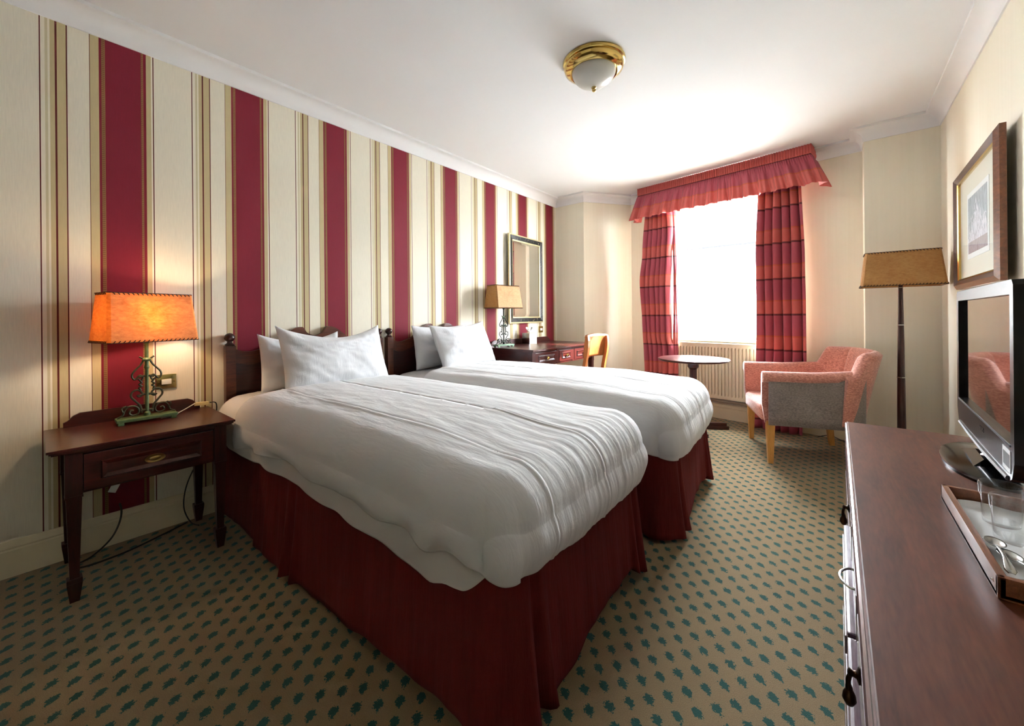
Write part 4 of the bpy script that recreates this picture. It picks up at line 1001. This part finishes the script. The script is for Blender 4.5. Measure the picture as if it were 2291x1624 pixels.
for (y0, y1, z0, z1, px, hy_, kind_) in ((0.015, 0.415, 0.475, 0.594, 0.004, 0.27, 1), (0.425, 0.70, 0.475, 0.594, 0.004, 0.55, 2), (0.71, 1.58, 0.475, 0.594, 0.004, 0.875, 1),
        (0.015, 0.50, 0.275, 0.465, -0.010, 0, 0), (0.51, 1.00, 0.275, 0.465, -0.010, 0, 0), (1.01, 1.58, 0.275, 0.465, 0.004, 0, 0), (0.015, 0.50, 0.08, 0.265, -0.010, 0, 0), (0.51, 1.00, 0.08, 0.265, -0.010, 0, 0), (1.01, 1.58, 0.08, 0.265, 0.004, 0, 0)):
    d = MB().box(px, 0.03, y0, y1, z0, z1, 0.005).box(px - .003, px + .004, y0 + .02, y1 - .02, z0 + .02, z1 - .02, 0.002).build('drawer', 'drawerside', ds)
    zm = 0.548; px -= .003
    if kind_ == 2:
        ym = hy_
        MB().tube([(px, ym - .036, zm), (px - .008, ym - .034, zm), (px - .018, ym - .018, zm), (px - .021, ym, zm), (px - .018, ym + .018, zm), (px - .008, ym + .034, zm), (px, ym + .036, zm)], 0.0022, 8, 4).build('bow_handle', 'steel', d, True)
    elif kind_ == 1:
        yq = hy_
        MB().lathe([(0.010, 0), (0.011, 0.002), (0.005, 0.004), (0.004, 0.008), (0.006, 0.012), (0.002, 0.014)], 14, M4=Matrix.Translation((px, yq, zm + .012)) @ Matrix.Rotation(-PI / 2, 4, 'Y')).tube([(px - .010, yq, zm + .012), (px - .013, yq, zm), (px - .012, yq, zm - .012)], [0.0026, 0.003, 0.0042], 8, 3).lathe([(0.003, -.002), (0.007, -.010), (0.008, -.018), (0.0045, -.025), (0.001, -.027)], 14, (px - .012, yq, zm - .008)).build('drop_handle', 'bronze', d, True, 60)

# television
tv = thing('television', 'black flat screen television with glossy bezel on the dresser', 'television', (2.969, 1.70, DZ), math.radians(180 - 2.6 + 4.0))
tv.rotation_euler = (0, 0, math.radians(180 - 2.6))
# local +x faces the room, local y mirrored (local +y = towards camera)
TW, z0, z1 = 0.362, 0.050, 0.500
def rr(hw_, a, b_, ch, cb=0.0):
    return [(-hw_ + ch, a), (hw_ - ch, a), (hw_ - ch * .4, a + ch * .25), (hw_, a + ch), (hw_, b_ - .012), (hw_ - .012, b_), (-hw_ + .012, b_), (-hw_, b_ - .012), (-hw_, a + ch), (-hw_ + ch * .4, a + ch * .25)]
MB().prism(rr(TW, z0, z1, 0.05), 0, -0.045, -0.005).build('back_shell', 'black_plastic', tv)
def ringf(mb, outer, inner, x0, x1, x2):
    n_ = len(outer)
    vs = [Vector((x0, y, z)) for y, z in outer] + [Vector((x1, y, z)) for y, z in outer] + [Vector((x1, y, z)) for y, z in inner] + [Vector((x2, y, z)) for y, z in inner]
    fs = []
    for k in range(n_):
        j = (k + 1) % n_; fs += [(k, j, n_ + j, n_ + k), (n_ + k, n_ + j, 2 * n_ + j, 2 * n_ + k), (2 * n_ + k, 2 * n_ + j, 3 * n_ + j, 3 * n_ + k)]
    mb.raw(vs, fs); return mb
outer = rr(TW, z0, z1, 0.05); iw, ia, ib = TW - 0.030, 0.137, z1 - 0.032
inner = [(-iw, ia), (iw, ia), (iw, ia), (iw, ia), (iw, ib), (iw, ib), (-iw, ib), (-iw, ib), (-iw, ia), (-iw, ia)]
ringf(MB(), outer, inner, -0.006, 0.010, -0.001).build('bezel', 'greybezel', tv)
MB().box(-0.004, -0.001, -iw - .002, iw + .002, ia - .002, ib + .002).build('screen', 'screen', tv)
MB().tube([(0.008, -TW + .05, z0 + .006), (0.010, 0, z0 + .003), (0.008, TW - .05, z0 + .006)], 0.007, 8, 6).build('lower_trim', 'bluegrey', tv, True)
MB().box(0.0095, 0.0115, -iw, iw, ia - .007, ia - .002, 0.001).build('bezel_line', 'bluegrey', tv)
# stand
def sup(n_, rx, ry, e=2.8): return [((abs(math.cos(a)) ** (2 / e)) * rx * (1 if math.cos(a) >= 0 else -1), (abs(math.sin(a)) ** (2 / e)) * ry * (1 if math.sin(a) >= 0 else -1)) for a in [2 * PI * k / n_ for k in range(n_)]]
oo = sup(48, 0.105, 0.225, 2.3)
mb = MB(); vs = []
for k_, z in ((1, 0.0), (1.0, 0.006), (0.93, 0.011), (0.5, 0.016), (0.2, 0.019)): vs += [Vector((x * k_ - .02, y * k_, z)) for x, y in oo]
fs = [(i * 48 + k, i * 48 + (k + 1) % 48, (i + 1) * 48 + (k + 1) % 48, (i + 1) * 48 + k) for i in range(4) for k in range(48)] + [tuple(range(48))[::-1], tuple(range(192, 240))]
mb.raw(vs, fs); mb.build('stand_base', 'black_plastic', tv, True, 40)
MB().lathe([(0.045, 0.017), (0.036, 0.022), (0.026, 0.030), (0.019, 0.045), (0.018, 0.07)], 24, (-0.02, 0, 0)).build('stand_neck', 'chrome', tv, True, 60)
MB().frustum(-0.055, 0.045, -0.11, 0.11, 0.008, -0.04, 0.01, -0.06, 0.06, 0.028).build('stand_wedge', 'black_plastic', tv)
cu = bpy.data.curves.new('txt', 'FONT'); cu.body = 'PHILIPS'; cu.size = 0.017; cu.extrude = 0.0002; cu.align_x = 'CENTER'
to = bpy.data.objects.new('txt', cu); COL.objects.link(to); bpy.context.view_layer.update()
me = bpy.data.meshes.new_from_object(to); bpy.data.objects.remove(to)
me.transform(Matrix(((0, 0, 1, 0.0108), (1, 0, 0, 0.03), (0, 1, 0, z0 + 0.050), (0, 0, 0, 1))))
lg = bpy.data.objects.new('logo_lettering', me); COL.objects.link(lg); lg.parent = tv; me.materials.clear(); me.materials.append(M['chrome'])
st = MB().box(0.0102, 0.0112, 0.268, 0.335, z0 + .022, z0 + .072, 0).build('sticker', 'paper', tv)
MB().box(0.0111, 0.0116, 0.276, 0.330, z0 + .032, z0 + .062).build('sticker_print', 'black', st)
# tray, glasses, spoons, liner
ty = thing('serving_tray', 'shallow walnut serving tray with drinks things near the television', 'tray', (2.833, 0.915, DZ))
th_ = 0.034; TX, TY = 0.30, 0.415
def tray_side(a, b_, nm='side'):
    pass
MB().box(0.0, TX, 0.0, TY, 0.002, 0.008).build('tray_base', 'tray', ty)
MB().box(0, 0.011, 0, TY, 0.0, th_, 0.003).build('side', 'tray', ty, True); MB().box(TX - .011, TX, 0, TY, 0, th_, 0.003).build('side', 'tray', ty, True)
MB().box(0, TX, 0, 0.011, 0, th_, 0.003).build('end', 'tray', ty, True); MB().box(0, TX, TY - .011, TY, 0, th_, 0.003).build('end', 'tray', ty, True)
ln = MB().grid(24, 30, lambda u, v: Vector((0.022 + 0.262 * u, 0.022 + (TY - .044) * v, 0.0095 + 0.003 * abs(nz(u * 4, v * 4, 2)) + (0.006 * math.exp(-((v - 1) / .05) ** 2) * (1 + math.sin(u * 14)) / 2)))).build('tray_liner', 'paper', None, True, 0)
ln.location = ty.location; tag(ln, 'white paper liner lying inside the walnut tray', 'liner')
def tumbler(x, y, label):
    t = MB().lathe([(0.0005, 0.007), (0.0225, 0.007), (0.0245, 0.011), (0.0262, 0.030), (0.0270, 0.060), (0.0278, 0.0765), (0.0292, 0.0785), (0.0304, 0.0765), (0.0306, 0.070), (0.0300, 0.058), (0.0282, 0.052), (0.0270, 0.040), (0.0258, 0.012), (0.0245, 0.001), (0.023, 0.0), (0.0005, 0.0)], 48).build('drinking_glass', 'glass', None, True, 50)
    t.location = (x, y, DZ + 0.0135); tag(t, label, 'glass', 'drinking glasses in the tray'); return t
tumbler(2.897, 1.206, 'clear drinking glass in the tray, the farther one nearest the television')
tumbler(2.896, 1.128, 'clear drinking glass in the tray, the nearer one behind the spoons')
def spoon(loc, rz, label, rx=0.0):
    t = MB()
    def bowl(u, v):
        a = v * 2 * PI; r_ = u
        return Vector((math.cos(a) * 0.0135 * r_, math.sin(a) * 0.021 * r_, 0.0055 * r_ * r_ + 0.0012))
    t.grid(8, 29, bowl)
    t.grid(14, 7, lambda u, v: Vector(((v - .5) * 2 * (0.0022 + 0.0045 * sstep(.45, .95, u) - .003 * sstep(.95, 1, u)), -0.019 - 0.088 * u, 0.0065 + 0.006 * math.sin(u * PI) - 0.004 * u + 0.0012 * (1 - ((v - .5) * 2) ** 2))))
    o = t.build('teaspoon', 'steel', None, True, 0, weld=True, solid=0.0012); o.location = loc; o.rotation_euler = (rx, 0, rz)
    tag(o, label, 'spoon', 'teaspoons in the tray'); return o
spoon((2.862, 1.075, DZ + .018), math.radians(-2), 'upturned teaspoon at the tray side below the glasses')
spoon((2.872, 1.040, DZ + .015), math.radians(14), 'second teaspoon lying partly under the first, right of it')
spoon((2.935, 0.965, DZ + .014), math.radians(-75), 'teaspoon at the near end of the tray')
cup = MB().lathe([(0.0005, 0.004), (0.024, 0.004), (0.026, 0.008), (0.034, 0.03), (0.039, 0.07), (0.040, 0.085), (0.042, 0.085), (0.041, 0.07), (0.037, 0.03), (0.029, 0.003), (0.026, 0.0), (0.0005, 0.0)], 40).build('cup', 'white_plastic', None, True, 60)
cup.location = (2.952, 1.060, DZ + .0135); tag(cup, 'plain white cup at the right edge of the picture in the tray', 'cup')

# ------------------------------------------------------------------ cables and wall patches
def cable(pts, r, mat, name, label):
    return tag(MB().tube([Vector(p) for p in pts], r, 7, 8).build(name, mat, None, True, 0), label, 'cable')
cable([(0.185, 0.38, 0.590), (0.16, 0.43, 0.589), (0.11, 0.46, 0.590), (0.07, 0.50, 0.600), (0.050, 0.535, 0.614)], 0.0026, 'cable_white', 'lamp_cable', 'pale lamp cable lying across the nightstand top')
o = MB().box(-0.030, 0.030, -0.012, 0.012, 0, 0.016, 0.003).build('inline_switch', 'cream_plastic', None, True); o.location = (0.045, 0.565, 0.600); o.rotation_euler = (0, 0, math.radians(75)); tag(o, 'small cream inline switch at the back right of the nightstand', 'switch')
cable([(0.045, 0.60, 0.608), (0.06, 0.625, 0.600), (0.045, 0.625, 0.52), (0.03, 0.60, 0.40), (0.025, 0.54, 0.28), (0.03, 0.50, 0.18), (0.035, 0.49, 0.08), (0.07, 0.51, 0.010), (0.14, 0.53, 0.008)], 0.003, 'cable_black', 'hanging_cable', 'dark cable hanging behind the nightstand to the carpet')
cable([(0.03, 0.255, 0.19), (0.034, 0.26, 0.15), (0.045, 0.25, 0.10), (0.07, 0.22, 0.05), (0.10, 0.16, 0.012), (0.13, 0.10, 0.006), (0.17, 0.14, 0.006), (0.16, 0.26, 0.006), (0.10, 0.40, 0.006), (0.05, 0.50, 0.006)], 0.0038, 'cable_black', 'floor_cable', 'dark cable looping over the baseboard onto the carpet under the nightstand')
cable([(2.52, 4.22, 0.012), (2.60, 4.26, 0.030), (2.68, 4.22, 0.010), (2.85, 4.03, 0.008), (3.0, 3.85, 0.01)], 0.003, 'cable_black', 'corner_cable', 'dark cable on the carpet behind the armchair')
o = MB().box(0, 0.0015, -0.07, 0.04, 0.345, 0.385).box(0, 0.0015, -0.07, -0.01, 0.31, 0.35).build('wallpaper_patch', 'baseboard', None); o.location = (0.0005, 0.22, 0); tag(o, 'bare cream strip of torn wallpaper below the nightstand drawer', 'patch')
o = MB().box(0, 0.002, -0.014, 0.014, -0.02, 0.02).build('paper_tag', 'paper', None); o.location = (0.008, 0.238, 0.262); o.rotation_euler = (math.radians(-25), 0, 0); tag(o, 'small white paper tag against the red stripe under the nightstand', 'tag')
